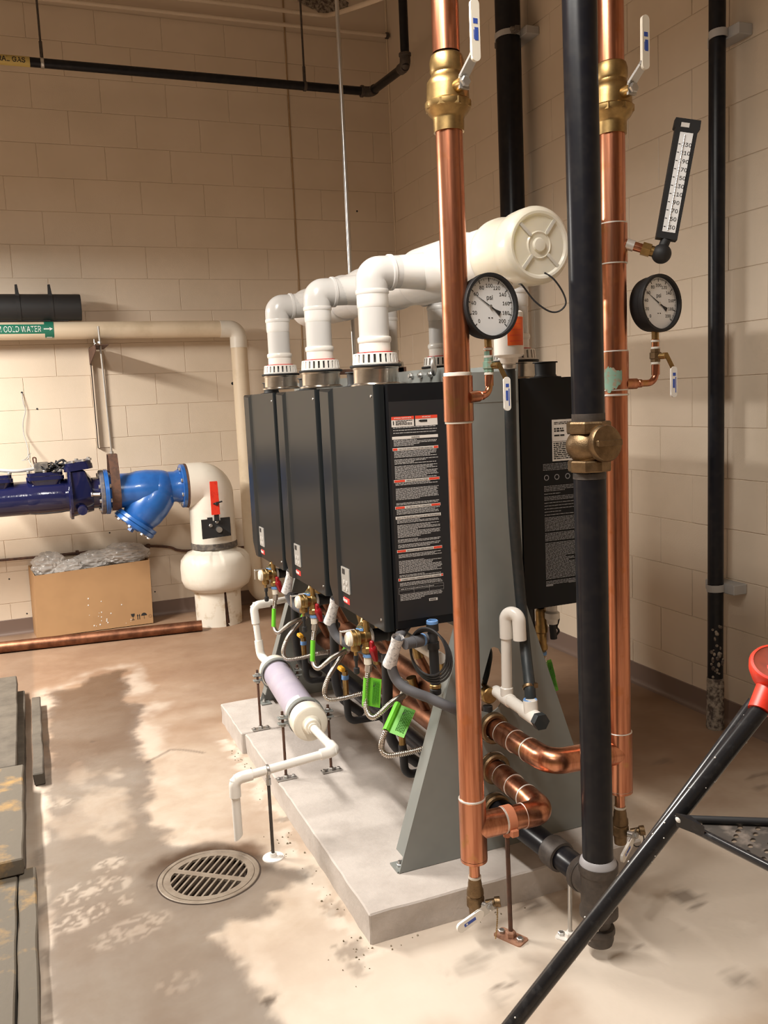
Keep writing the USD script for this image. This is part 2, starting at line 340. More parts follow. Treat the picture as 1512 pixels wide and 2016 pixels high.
def make_floor():
    xs = np.unique(np.r_[np.linspace(XL, -0.5, 12), np.arange(-0.5, 0.86, 0.0095), np.arange(0.86, XW + 0.02, 0.03), XW + 0.02])
    ys = np.unique(np.r_[np.linspace(YF, 1.2, 12), np.arange(1.2, 4.6, 0.011), np.arange(4.6, YB + 0.02, 0.03), YB + 0.02])
    X, Y = np.meshgrid(xs, ys, indexing='ij'); P = np.stack([X.ravel(), Y.ravel()], 1)
    i = np.arange(X.size).reshape(X.shape)
    q = np.stack([i[:-1, :-1], i[1:, :-1], i[1:, 1:], i[:-1, 1:]], -1).reshape(-1, 4)
    cen = P[q].mean(1); q = q[np.linalg.norm(cen - DRAIN, axis=1) > 0.128]
    v = np.c_[P, np.zeros(len(P))]; f = np.vstack([q[:, [0, 1, 2]], q[:, [0, 2, 3]]])
    p3 = v.copy()
    wob = (meshkit.fbm(p3 * 9, 4, 3) - .5) * 0.10 + (meshkit.fbm(p3 * 30, 3, 8) - .5) * 0.04
    sd = np.where(inside(P, WET), 1, -1) * edge_dist(P, WET) + wob
    wet = sstep(-0.012, 0.03, sd)
    # dry patches inside the wet area
    dry = np.zeros(len(P))
    for c, r, s in (((0.134, 3.17, 0), (0.085, 0.36), 0.55), ((0.079, 3.113, 0), (0.14, 0.16), 0.4), ((0.065, 3.493, 0), (0.05, 0.13), .35), ((-0.007, 3.288, 0), (0.03, 0.09), .4)):
        d = np.hypot((P[:, 0] - c[0]) / r[0], (P[:, 1] - c[1]) / r[1]); dry = np.maximum(dry, s * sstep(1.1, .35, d + (meshkit.fbm(p3 * 14, 3, 5) - .5) * 1.6))
    # shoe prints: blotchy ovals
    prints = np.zeros(len(P))
    for c, ln, wd, ang, s in (((0.116, 2.748, 0), .055, .045, .3, .85), ((0.033, 2.621, 0), .10, .055, .5, .9), ((0.124, 2.621, 0), .05, .05, .4, .7), ((0.014, 2.479, 0), .095, .055, .35, .95), ((0.144, 2.522, 0), .03, .03, .3, .6), ((0.143, 2.358, -0), .12, .06, .35, .55), ((-0.007, 3.279, 0), .05, .035, .2, .6), ((0.222, 2.076, 0), .06, .05, .2, .3)):
        dx, dy = P[:, 0] - c[0], P[:, 1] - c[1]
        a, b = dx * math.cos(ang) + dy * math.sin(ang), -dx * math.sin(ang) + dy * math.cos(ang)
        d = np.hypot(a / ln, b / wd); blot = sstep(.42, .60, meshkit.fbm(p3 * 75, 2, 11))
        prints = np.maximum(prints, s * sstep(1.1, .75, d) * blot)
    wet = np.clip(wet * (1 - dry) * (1 - .62 * prints), 0, 1)
    pale = 0.8 * prints * sstep(.5, .9, prints) * 0
    # pale mineral rim beside the wet edge and on the slab in front
    rim = sstep(0.10, 0.0, np.abs(sd + 0.03)) * sstep(.35, .65, meshkit.fbm(p3 * 6, 4, 21)) * (P[:, 0] > -0.1)
    front = sstep(2.3, 1.75, P[:, 1]) * sstep(.30, .62, meshkit.fbm(p3 * 3.1, 5, 31)) * sstep(.1, .75, P[:, 0] + wob * 2) * .75
    padline = sstep(0.05, 0.0, np.abs(P[:, 1] - 1.97)) * (P[:, 0] > .66) * (P[:, 0] < 1.6) * sstep(.3, .6, meshkit.fbm(p3 * 22, 3, 41)) * .7
    padside = sstep(0.07, 0.0, np.abs(P[:, 0] - .665)) * (P[:, 1] > 1.9) * (P[:, 1] < 3.6) * sstep(.4, .65, meshkit.fbm(p3 * 20, 3, 43)) * .6
    pale = np.clip(np.maximum.reduce([pale, .42 * rim, front, padline, padside, .22 * prints]), 0, 1)
    dd = np.linalg.norm(P - DRAIN, axis=1)
    rust = sstep(0.225, 0.165, dd + wob * .6) * (0.3 + .7 * sstep(-.05, .12, (P - DRAIN) @ nrm([.35, .94]))) * .95
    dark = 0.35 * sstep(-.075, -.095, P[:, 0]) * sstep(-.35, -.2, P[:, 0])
    for c, r, s in (((1.182, 1.995, 0), (.05, .045), .75), ((1.569, 1.832, -0), (.035, .05), .7), ((1.301, 1.705, 0), (.012, .01), .9), ((1.385, 1.747, 0), (.008, .008), .7), ((1.452, 1.719, 0), (.007, .007), .7), ((0.938, 1.722, 0), (.025, .018), .8), ((0.902, 1.67, 0), (.02, .05), .35),
                    ((0.42, 1.914, 0), (.022, .018), .8), ((0.652, 2.018, 0), (.05, .04), .55), ((0.638, 1.941, 0), (.03, .04), .45), ((0.668, 2.207, 0), (.03, .05), .4), ((0.692, 2.79, 0), (.035, .02), .6), ((0.763, 3.284, 0), (.02, .09), .65), ((0.673, 2.427, 0), (.03, .03), .4), ((1.475, 2.073, 0), (.06, .02), .4), ((1.633, 1.66, 0), (.006, .006), .9), ((1.449, 1.508, 0), (.03, .05), .5), ((0.903, 1.824, 0), (.07, .04), .3), ((0.223, 2.557, 0), (.01, .01), .5), ((0.14, 3.855, 0), (.012, .012), .5), ((2.093, 2.576, 0), (.04, .02), .5), ((2.324, 2.328, 0), (.06, .02), .6), ((2.255, 2.247, 0), (.03, .02), .5)):
        d = np.hypot((P[:, 0] - c[0]) / r[0], (P[:, 1] - c[1]) / r[1]); dark = np.maximum(dark, s * sstep(1.2, .4, d + (meshkit.fbm(p3 * 60, 3, 15) - .5) * 1.8))
    for seam in ([(0.327, 3.516, 0), (0.372, 3.549, 0), (0.43, 3.6, 0), (0.478, 3.574, 0), (0.548, 3.501, 0)],):
        dark = np.maximum(dark, .6 * sstep(.012, .003, edge_dist(P, np.array([s[:2] for s in seam]), False)))
    m = trimesh.Trimesh(v, f, process=False)
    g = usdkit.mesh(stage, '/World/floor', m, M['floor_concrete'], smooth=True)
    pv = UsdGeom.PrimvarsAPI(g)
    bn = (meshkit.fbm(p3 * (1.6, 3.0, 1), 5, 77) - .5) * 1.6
    brown = np.clip(np.maximum(sstep(3.2, 4.5, P[:, 1] + bn * .9), sstep(1.35, 2.1, P[:, 0] + bn * .4) * sstep(1.9, 2.7, P[:, 1] + bn * .5)), 0, 1)  # browner floor at the back; right-hand part is shade painted into the colour
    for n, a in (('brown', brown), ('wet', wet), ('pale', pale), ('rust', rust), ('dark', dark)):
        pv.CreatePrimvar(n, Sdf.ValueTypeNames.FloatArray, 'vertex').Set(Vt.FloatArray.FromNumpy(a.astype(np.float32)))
    tag(g.GetPrim(), kind='structure')
make_floor()

def wall(name, axis, pos, lo, hi, phase, z1=4.0):
    """painted concrete block wall: a thin backing and every block of its visible stretch"""
    w = thing(name, None, None, (0, 0, 0), kind='structure'); rng = random.Random(name)
    L, C, g = 0.4064, 0.2032, 0.0011
    full = (XL, XW + .2) if axis == 'y' else (YF, YB + .2)
    back = box((full[0], pos + .0035, -.1), (full[1], pos + .2, HC)) if axis == 'y' else box((pos + .0035, full[0], -.1), (pos + .2, full[1], HC))
    part(w, 'joint_backing', back, 'wall_paint')
    for c in range(int(z1 / C)):
        ph = phase + (L / 2 if c % 2 else 0); k0 = math.floor((lo - ph) / L); a = ph + k0 * L
        while a < hi:
            s, e = max(a, lo) + g, min(a + L, hi) - g
            if e - s > 0.03:
                o = rng.uniform(-.0006, .0006); bb = (s, pos + o, c * C + g), (e, pos + .02, (c + 1) * C - g)
                if axis == 'x': bb = tuple((q[1], q[0], q[2]) for q in bb)
                part(w, 'block', box(*bb, 0.0017), 'block_paint', smooth=False)
            a += L
    return w
wall_back = wall('wall_back', 'y', YB, -0.85, XW, 0.6155)
wall_right = wall('wall_right', 'x', XW, 1.75, YB, 5.82, 3.7)
single('wall_left', box((XL - .2, YF, -.1), (XL, YB, HC)), 'far_wall_paint', kind='structure')
single('wall_front', box((XL, YF - .2, -.1), (XW + .2, YF, HC)), 'far_wall_paint', kind='structure')
single('ceiling', box((XL - .2, YF - .2, HC), (XW + .2, YB + .2, HC + .1)), 'ceiling_paint', kind='structure')
def cove(a, b, into):
    into = A(*into); prof = [(0.0, 0), (0.022, 0), (0.012, 0.004), (0.006, 0.012), (0.004, 0.03), (0.003, 0.096), (0.0, 0.1)]
    v, f = [], []
    for e in (A(*a), A(*b)):
        for d, z in prof: v.append(e + into * d + A(0, 0, z))
    k = len(prof)
    for i in range(k):
        j = (i + 1) % k; f += [[i, j, k + j], [i, k + j, k + i]]
    m = trimesh.Trimesh(v, f, process=False); m.fix_normals(); return m
single('baseboard_back', cove((XL, YB, 0), (XW, YB, 0), (0, -1, 0)), 'cove_vinyl', kind='structure')
single('baseboard_right', cove((XW, YF, 0), (XW, YB, 0), (-1, 0, 0)), 'cove_vinyl', kind='structure')
def bead(x0, y, z0, z1, w, seed):
    rng = random.Random(seed); pts = [(x0 + rng.uniform(-.0015, .0015), y, z0 + k * .1) for k in range(int((z1 - z0) / .1) + 1)]
    return tube(pts, w, 8)
single('trim_1', bead(1.842, YB, .1, HC, .006, 1), 'caulk', kind='structure')
single('trim_2', tube([(XW - .002, YB - .002, .1), (XW - .002, YB - .002, HC)], .007, 8), 'pale_caulk', kind='structure')
rng = random.Random(5)
hole = [(0.16 * math.cos(t) * (1 + rng.uniform(-.3, .3)), 0.055 * math.sin(t) * (1 + rng.uniform(-.3, .3))) for t in np.arange(0, 2 * PI, .3)]
single('trim_3', frame(prism(Polygon(hole), .004), A(2.13, YB - .002, 4.07), (1, 0, 0), (0, 0, 1)), 'chipped', kind='structure')

for i, (p, rz, power) in enumerate(LAMPS):
    t = thing('fluorescent_lamp', ['fluorescent strip lamp hung over the back left of the room', 'fluorescent strip lamp hung over the front left of the room', 'fluorescent strip lamp hung unseen behind the viewer for general ambient'][i], 'lamp', p)
    c = A(*p)
    part(t, 'housing', box(c + A(-.07, -.66, 0.0), c + A(.07, .66, .06), .01), 'lamp_body')
    for s in (-.6, .6): part(t, 'hanger', cyl(c + A(0, s, .06), (c[0], c[1] + s, HC), .004, n=8), 'zinc')

# ------------------------------------------------------------------ concrete pad
pad = thing('concrete_pad', 'pale raised concrete pad under the grey rack of black heaters', 'concrete pad', (1.13, 2.9, 0))
def rough_box(lo, hi, seed):
    m = box(lo, hi, .004); m = m.subdivide_to_size(0.06); v = m.vertices
    v[:, :2] += (meshkit.noise(v * 25, seed)[:, None] - .5) * .006 * np.array([1, 1]); return m
part(pad, 'slab', rough_box((0.705, 2.008, -.02), (1.56, 3.405, .085), 3), 'concrete_pad', smooth=25)
part(pad, 'slab', rough_box((0.690, 3.409, -.02), (1.56, 3.81, .086), 4), 'concrete_pad', smooth=25)
rng = np.random.default_rng(4); crumbs = []
for cx, cy, sx, sy, n in ((.672, 3.22, .012, .13, 46), (.655, 2.62, .02, .05, 26), (.672, 2.25, .018, .18, 34), (.68, 2.0, .03, .05, 30), (1.08, 1.99, .02, .008, 10), (0.9, 1.985, .12, .012, 16)):
    for _ in range(n // 2):
        s = rng.uniform(.001, .0032); b = trimesh.creation.icosphere(1, s); b.vertices *= rng.uniform(.6, 1.3, 3)
        b.apply_translation([rng.normal(cx, sx), rng.normal(cy, sy), s * .4]); crumbs.append(b)
crumbs = [b for b in crumbs if not (b.bounds[1, 0] > .70 and b.bounds[1, 1] > 2.0)]
single('grout_crumbs', crumbs, 'concrete_crumb', 'dark crumbled grout scattered along the foot of the concrete pad', 'grout crumbs', kind='stuff')

# ------------------------------------------------------------------ floor drain
dr = thing('floor_drain', 'round rusty floor drain grate with slanted slots set in the wet floor', 'floor drain', (DRAIN[0], DRAIN[1], 0))
D3 = A(DRAIN[0], DRAIN[1], 0)
part(dr, 'rim', lat([(.151, -.004), (.151, .0015), (.149, .003), (.138, .003), (.136, .0005), (.136, -.004), (.151, -.004)], D3, n=64), 'cast_iron')
bar = nrm(A(0.179, -0.14)); slot = nrm(A(.047, .062)); disc = Point(0, 0).buffer(.134, 48); cuts = []
for k in range(-5, 6):
    o = bar * k * .0208
    for s in (-1, 1):
        ln = LineString([o + slot * s * .011, o + slot * s * .115]); cuts.append(ln.buffer( .0073, cap_style=2))
slots = unary_union(cuts).intersection(Point(0, 0).buffer(.114, 48))
g = prism(disc.difference(slots), .008); g.apply_translation(D3 + A(0, 0, -.006))
part(dr, 'grate', g, 'cast_iron', smooth=False)
part(dr, 'gap_ring', lat([(.1505, .0007), (.155, .0007)], D3, n=64), 'drain_dark')
part(dr, 'bowl', lat([(.126, -.004), (.12, -.03), (.05, -.1), (.05, -.2), (0, -.2)], D3, n=40), 'drain_dark')
# ------------------------------------------------------------------ grey steel rack
rack = thing('equipment_rack', 'grey painted steel rack with A-shaped end panels carrying the black heaters', 'rack', (1.185, 2.9, .085))
CX = 1.183
def end_panel(y, sgn, holes):
    z0, hw = .0865, .333
    pts = [(-hw, 0)]
    pts += [(-hw + .334 * (.72 - 0), .72), (-.086, .80), (-.086, 1.372), (.086, 1.372), (.086, .80), (hw - .334 * .72, .72), (hw, 0)]
    poly = Polygon(pts)
    if holes: poly = poly.difference(unary_union(holes))
    m = prism(poly, .004)
    return frame(m, A(CX, y, z0), (1, 0, 0), (0, 0, 1))
# holes in the near panel: pipe holes and a rounded triangular hand hole
TRI = [(1.167, 2.157, 0.679), (1.177, 2.157, 0.674), (1.19, 2.157, 0.645), (1.191, 2.157, 0.57), (1.135, 2.157, 0.587)]
tri_h = Polygon([(q[0] - 1.183, q[2] - .0865) for q in TRI]).buffer(.010)
near_holes = [Point((1.15, 2.156, 0.585)[0] - CX, .455).buffer(.042), Point(-.025, .367).buffer(.046), Point(-.028, .25).buffer(.046), Point(-.03, .13).buffer(.044), tri_h]
part(rack, 'end_panel', end_panel(2.157, 1, near_holes), 'rack_paint', smooth=False)
part(rack, 'end_panel', end_panel(3.745, -1, []), 'rack_paint', smooth=False)
for y, s in ((2.157, 1), (3.745, -1)):
    for sx in (-1, 1):
        a, b = A(CX + sx * .318, y, .13), A(CX + sx * (.333 - .334 * .72), y, .81)
        n = nrm(np.cross(b - a, A(0, 1, 0))) * sx; w = A(0, .05 * s, 0)
        m = hull(np.array([a, b, a + w, b + w, a + n * .004, b + n * .004, a + n * .004 + w, b + n * .004 + w]))
        part(rack, 'flange', m, 'rack_paint', smooth=False)
        f0 = A(CX + sx * .315, y, .0865); m = box(f0 + A(-.022, 0, 0), f0 + A(.022, .055 * s, .004))
        p = part(rack, 'foot', m, 'rack_paint', smooth=False)
        part(p, 'anchor_bolt', [bolt(f0 + A(-.004, .026 * s, .004), (0, 0, 1), .009, .008), cyl(f0 + A(-.004, .026 * s, .004), f0 + A(-.004, .026 * s, .02), .0045, n=10)], 'zinc', smooth=False)
for sx in (-1, 1):
    part(rack, 'back_panel', box((CX + sx * .092, 2.162, .74), (CX + sx * .086, 3.74, 1.478)), 'rack_paint', smooth=False)
part(rack, 'top_rail', box((CX - .085, 2.162, 1.40), (CX + .085, 3.74, 1.458), .004), 'rack_paint', smooth=False)
part(rack, 'top_cover', box((CX - .084, 2.152, 1.376), (CX + .084, 2.158, 1.458)), 'rack_paint', smooth=False)
for y in (2.33, 2.40, 2.47, 2.86, 3.2, 3.5):
    part(rack, 'bracket_bolt', [bolt((CX - .0985, y, 1.462), (-1, 0, 0), .007, .006), cyl((CX - .098, y, 1.462), (CX - .092, y, 1.462), .010, n=12)], 'zinc', smooth=False)
part(rack, 'lifting_eye', frame(tube([(.022 * math.cos(t), .022 * math.sin(t), 0) for t in np.linspace(0, 2 * PI, 33)], .0055, 10, cap=False), A(1.06, 2.25, 1.482), (.5, .8, 0), (0, 0, 1)), 'zinc')
for x in (1.224, 1.240): part(rack, 'seam_strip', box((x, 2.1548, .09), (x + .0035, 2.157, .90)), 'rack_paint', smooth=False)
for hx, hz in ((-.0, .0),):
    lab = part(rack, 'serial_label', frame(prism(rrect(.084, .05, .003), .0006), A(1.170, 2.1565, 1.355), (1, 0, 0), (0, 0, 1)), 'label_white', label='white barcode label')
    rng = random.Random(2); bars = []; x = 1.137
    while x < 1.190: w = rng.uniform(.0006, .0022); bars.append(box((x, 2.1555, 1.346), (x + w, 2.1561, 1.351))); x += w + rng.uniform(.0006, .0014)
    bars += [box((1.15 + .0045 * k, 2.1555, 1.366), (1.1535 + .0045 * k, 2.1561, 1.3695)) for k in range(8)]
    part(lab, 'barcode', bars, 'ink', smooth=False)

# ------------------------------------------------------------------ heaters
import manifold3d
def to_man(m): return manifold3d.Manifold(manifold3d.Mesh(np.asarray(m.vertices, np.float32), np.asarray(m.faces, np.uint32)))
def from_man(m): q = m.to_mesh(); return trimesh.Trimesh(q.vert_properties[:, :3], q.tri_verts, process=False)
def cut(m, p, n):
    n = nrm(n); return from_man(to_man(m).trim_by_plane(tuple(map(float, n)), float(np.dot(n, p))))
def arc(cx, cy, r, a0, a1, k=5): return [(cx + r * math.cos(a), cy + r * math.sin(a)) for a in np.linspace(a0, a1, k)]
def make_heater(label):
    X0, Y0, Y1, Z0, Z1 = .857, 2.2, 2.67, .763, 1.437
    h = thing('water_heater', label, 'water heater', (.9735, 2.435, Z0), 'black water heaters on the rack')
    body = prism(Polygon(arc(.893 + .008, Y0 + .008, .008, PI, 1.5 * PI) + [(1.090, Y0), (1.090, Y1)] + arc(.893 + .008, Y1 - .008, .008, .5 * PI, PI)), Z1 - Z0 - .004)
    body.apply_translation([0, 0, Z0 + .004])
    part(h, 'cabinet', body, 'cabinet_black', smooth=30)
    prof = [(.889, Y0 + .004), (.876, Y0 + .002)] + arc(.862 + .012, Y0 + .014, .012, 1.5 * PI, PI, 6) + [(.862, Y1 - .130), (.8605, Y1 - .124), (.8535, Y1 - .106), (.8525, Y1 - .100), (.8560, Y1 - .014)] + arc(.856 + .010, Y1 - .012, .010, PI, .5 * PI, 5) + [(.889, Y1 - .002)]
    cov = prism(Polygon(prof), Z1 - Z0); cov.apply_translation([0, 0, Z0])
    cov = cut(cov, A(0, Y1 - .06, Z0), (0, -1, .9)); cov = cut(cov, A(.862, 0, Z1), (1, 0, -.8));
    part(h, 'front_cover', cov, 'cover_black', smooth=30)
    part(h, 'cover_screw', [bolt((.862, Y0 + .03, z), (-1, 0, 0), .004, .002) for z in (Z0 + .03, Z1 - .03)], 'zinc', smooth=False)
    cp = part(h, 'control_panel', frame(prism(rrect(.072, .079, .003), .003), A(.8622, 2.513, .8545), (0, -1, 0), (0, 0, 1)), 'panel_grey', smooth=False)
    o = A(.8592, 2.513, .8545); fr = lambda m: frame(m, o, (0, -1, 0), (0, 0, 1))
    part(cp, 'display', fr(prism(sbox(-.024, .018, -.002, .034), .0012)), 'label_black', smooth=False)
    part(cp, 'button', [fr(prism(rrect(.014, .012, .004), .0014)).copy().apply_translation([0, dy, dz]) for dy in (.012, -.012) for dz in (-.006, -.026)], 'key_grey', smooth=False)
    lg = part(h, 'maker_badge', frame(prism(sbox(-.037, -.009, .037, .009), .0008), A(.8622, 2.527, .790), (0, -1, 0), (0, 0, 1)), 'logo_red', smooth=False)
    t = ctext('Rinnai', .010, .0006, True); part(lg, 'badge_letters', frame(t, A(.8612, 2.527, .790), (0, -1, 0), (0, 0, 1)), 'print_white', smooth=False)
    part(h, 'air_cap', lat([(0, .048), (.036, .048), (.037, .045), (.031, .044), (.030, .012), (.033, .006), (.046, .004), (.046, 0), (0, 0)], (.962, 2.602, Z1 - .001), n=28), 'dull_black')
    # ---- near side of a left heater: warnings and lighting instructions in two languages
    rng = random.Random(11); O = A(.905, Y0, 0); fr = lambda m, d=0.0: frame(m, O + A(0, -d, 0), (1, 0, 0), (0, 0, 1))
    part(h, 'instruction_sheet', fr(prism(Polygon([(-.006, .79), (.166, .79), (.166, 1.39), (-.006, 1.39)]), .0006)), 'label_black', smooth=False)
    d = .0009
    wh = [quad(.0, 1.322, .066, 1.349), quad(.070, 1.322, .136, 1.349)]
    red = [quad(.0, 1.341, .066, 1.3495), quad(.070, 1.341, .136, 1.3495)]
    heads = [(1.2925, 'WARNING', 0, .0), (1.262, 'FOR YOUR SAFETY READ BEFORE OPERATING', 1, .014), (1.176, 'OPERATING INSTRUCTIONS', 1, .032), (1.1035, 'TO TURN OFF GAS TO APPLIANCE', 1, .028), (1.076, 'POUR VOTRE SÉCURITÉ LISEZ AVANT DE METTRE EN MARCHE', 0, 0), (.984, 'INSTRUCTIONS DE MISE EN MARCHE', 1, .026), (.905, "COMMENT COUPER L'ADMISSION DE GAZ DE L'APPAREIL", 1, .006)]
    fine, inkt, wt = [], [], []
    tops = [1.321] + [z - .0055 for z, *_ in heads]; bots = [z + .0045 for z, *_ in heads] + [.882]
    for a, b in zip(tops, bots):
        if a - b > .006: fine.append(print_lines(.004, a, .13, a - b, .0036, rng, .62, .35, .35))
    for z, s, two, w in heads:
        wh.append(quad(0, z - .004, .136, z + .004))
        if two: red += [quad(.001, z - .003, w, z + .003), quad(.136 - w, z - .003, .135, z + .003)]
        t = text(s, .0036, .0003); wd = t.bounds[1, 0]; room = .136 - 2 * w - .006; t.apply_scale([min(1, room / wd), 1, 1]); t.apply_translation([.068 - t.bounds[1, 0] / 2, z - .0018, 0]); inkt.append(t)
    for x, s in ((.033, 'WARNING / ADVERTENCIA'), (.103, 'WARNING')):
        t = text(s, .0038, .0003); t.apply_scale([min(1, .05 / t.bounds[1, 0]), 1, 1]); t.apply_translation([x - t.bounds[1, 0] / 2, 1.3434, 0]); wt.append(t)
    fine += [print_lines(.004, .8625, .13, .02, .0036, rng, .6), print_lines(.006, .879, .12, .004, .0036, rng, .6)]
    for x0, x1, z in ((0, .136, .882), (0, .136, .874), (0, .136, .864)): fine.append(quad(x0, z, x1, z + .0006))
    for x in (0, .045, .092, .1355): fine.append(quad(x, .864, x + .0006, .882))
    inkt += [print_lines(.012, 1.339, .05, .016, .0034, rng, .5), quad(.004, 1.328, .007, 1.338), quad(.084, 1.332, .105, 1.338), quad(.08, 1.3335, .086, 1.337)]
    wh.append(quad(.09, .835, .116, .8425)); inkt += [quad(.092 + .0011 * k, .8365, .0926 + .0011 * k, .8415) for k in range(18)]
    part(h, 'warning_panel', [fr(q, d) for q in wh], 'label_white', smooth=False)
    part(h, 'red_heading', [fr(q, d + .0003) for q in red], 'sign_red', smooth=False)
    part(h, 'title_letters', fr(tri(wt), d + .0006), 'label_white', smooth=False)
    part(h, 'heading_letters', [fr(q, d + .0006) for q in inkt], 'ink', smooth=False)
    part(h, 'fine_print', fr(tri(fine), d), 'print_grey', smooth=False)
    # ---- other side (the near one on a right heater, which is turned round): rating plate and grey notes
    O2 = A(.992, Y1, 0); fr2 = lambda m, d=0.0: frame(m, O2 + A(0, d, 0), (-1, 0, 0), (0, 0, 1))
    part(h, 'rating_plate', fr2(prism(Polygon([(0.005, 1.196), (.094, 1.196), (.094, 1.316), (.005, 1.316)]), .0006)), 'label_white', smooth=False)
    k = [print_lines(.012, 1.309, .078, .010, .0042, rng), print_lines(.012, 1.292, .035, .028, .0065, rng, .7), print_lines(.056, 1.292, .035, .028, .006, rng, .35), print_lines(.009, 1.249, .08, .05, .0055, rng, .6), quad(.007, 1.252, .092, 1.2532)]
    part(h, 'plate_print', fr2(tri(k), d), 'ink', smooth=False)
    k = [print_lines(-.028, 1.19, .13, .026, .0042, rng, .5), print_lines(-.026, 1.130, .128, .085, .0044, rng, .5, .9, .5), print_lines(-.026, 1.042, .128, .21, .0042, rng, .55, .3, .25)]
    for x in (-.017, .018, .055, .092):
        k.append(frame(prism(Point(0, 0).buffer(.0085).difference(Point(0, 0).buffer(.0058)), .0002), (x, 1.150, 0), (1, 0, 0), (0, 1, 0)))
    k += [quad(-.026, .829, -.002, .8345), quad(.052, .832, .085, .841)]
    part(h, 'note_print', fr2(tri(k), d), 'print_dim', smooth=False)
    return h
left = ['nearest black water heater on the left face, with red-headed instructions on its side', 'middle black water heater on the left face of the rack, between two others', 'farthest black water heater on the left face, beside the cream vertical pipe']
right = ['nearest black water heater on the right face of the rack, with white rating plate', 'middle black water heater hidden on the right face of the rack', 'farthest black water heater hidden on the right face of the rack']
PITCHY = .518
heater0 = make_heater(left[0])
def turned(src, off, label, rz, group=None):
    p = dup(src, off, label, group)
    if rz: UsdGeom.XformCommonAPI(stage.GetPrimAtPath(p)).SetRotate(Gf.Vec3f(0, 0, rz))
    return p
for k in (1, 2): dup(heater0, (0, PITCHY * k, 0), left[k])
for k in (0, 1, 2): turned(heater0, (2 * CX - 2 * .9735 + .026, PITCHY * k, 0), right[k], 180)

# ------------------------------------------------------------------ vent risers
def make_vent(label):
    p = A(.960, 2.435, 1.437); L = lambda prof, n=40, dz=0: lat(prof, p + A(0, 0, dz), n=n)
    v = thing('vent_riser', label, 'vent pipe', p, 'white vent risers on the heaters')
    part(v, 'collar', L([(.062, 0), (.075, 0), (.075, .004), (.068, .007), (.066, .009), (.066, .046), (.068, .049), (.068, .053), (.064, .055), (.062, .055)]), 'stainless')
    part(v, 'gasket', L([(.055, .053), (.074, .053), (.076, .057), (.074, .0605), (.055, .0605)]), 'dull_black')
    slats = []
    for k in range(24):
        a = k * 2 * PI / 24; m = hull(box((.0625, -.0052, .0635), (.067, .0052, .0645)), box((.0595, -.0050, .090), (.064, .0050, .091)))
        m.apply_transform(trimesh.transformations.rotation_matrix(a, (0, 0, 1))); m.apply_translation(p); slats.append(m)
    g = part(v, 'air_intake_grille', [L([(.058, .0605), (.067, .0605), (.067, .0655), (.062, .0655), (.058, .0605)]), L([(.046, .089), (.064, .089), (.0635, .093), (.046, .094), (.046, .089)])], 'pvc_white')
    for m in slats: part(g, 'slat', m, 'pvc_white', smooth=False)
    part(v, 'inner_duct', L([(.047, .06), (.047, .09)]), 'print_dim')
    part(v, 'red_seal', L([(.04, .093), (.052, .093), (.052, .0965), (.04, .0965)]), 'red_ring')
    part(v, 'socket', L([(.043, .0965), (.046, .0965), (.046, .122), (.0485, .125), (.0495, .130), (.0495, .136), (.0475, .140), (.041, .140)]), 'pvc_white')
    part(v, 'pipe', L([(.0440, .138), (.0440, .229)]), 'pp_grey')
    part(v, 'sleeve', L([(.0440, .222), (.0455, .226), (.0462, .236), (.0462, .260), (.0485, .263), (.049, .270), (.0478, .274), (.045, .274)]), 'pp_white')
    part(v, 'elbow', tube(fillet([p + A(0, 0, .272), p + A(0, 0, .322), p + A(.115, 0, .327)], .054, 12), .0470, 28), 'pp_grey')
    part(v, 'elbow_bead', ring(p + A(.058, 0, .324), (1, 0, .05), .0515, .042, .012, 36), 'pp_white')
    return v
vl = ['nearest white vent riser on the left heaters, rising from the near heater to the header', 'middle white vent riser on the left row of heaters', 'farthest white vent riser on the left row of heaters']
vr = ['near right vent riser behind the white cartridge with the orange label', 'vent riser on the right row glimpsed behind the left copper riser', 'farthest vent riser on the right row, its grille peeping over the rack']
vent0 = make_vent(vl[0])
for k in (1, 2): dup(vent0, (0, PITCHY * k, .008 * k), vl[k])
for k in (0, 1, 2): turned(vent0, (1.425 - .960, PITCHY * k, .008 * k), vr[k], 180)

# ------------------------------------------------------------------ exhaust header
HA, HB = A(1.193, 1.905, 1.752), A(1.193, 3.80, 1.806)
hdir = nrm(HB - HA); at_h = lambda y: HA + (HB - HA) * (y - HA[1]) / (HB[1] - HA[1])
hd = thing('exhaust_header', 'big translucent white exhaust header over the heaters with capped near end', 'exhaust pipe', HA)
R = .081
part(hd, 'pipe', cyl(HA + hdir * .05, HB, R, n=48), 'pp_white')
for k in range(3):
    y = 2.435 + PITCHY * k; c = at_h(y)
    part(hd, 'tee_body', lat([(R, -.17), (R + .004, -.165), (R + .006, -.155), (R + .006, .155), (R + .004, .165), (R, .17)], c, hdir, 48), 'pp_white')
    for s in (-1, 1):
        e = A(.960 + .062, y, 1.437 + .008 * k + .325) if s < 0 else A(1.425 - .062, y, 1.437 + .008 * k + .325)
        part(hd, 'branch', [tube([e, e + nrm(c - e) * .05, c], .047, 28, radii=[.0455, .049, .060])], 'pp_white')
part(hd, 'end_cap', lat([(.086, .20), (.0905, .195), (.0925, .185), (.0925, .165), (.088, .155), (.0875, .075), (.0925, .065), (.0935, .045), (.0935, .012), (.088, .002), (.080, -.003), (.074, -.002), (.070, .004), (.034, .004), (.031, .0), (.029, .003), (.018, .003), (.015, -.003), (0, -.004)], HA, hdir, 56), 'pp_cap', label='translucent end cap')
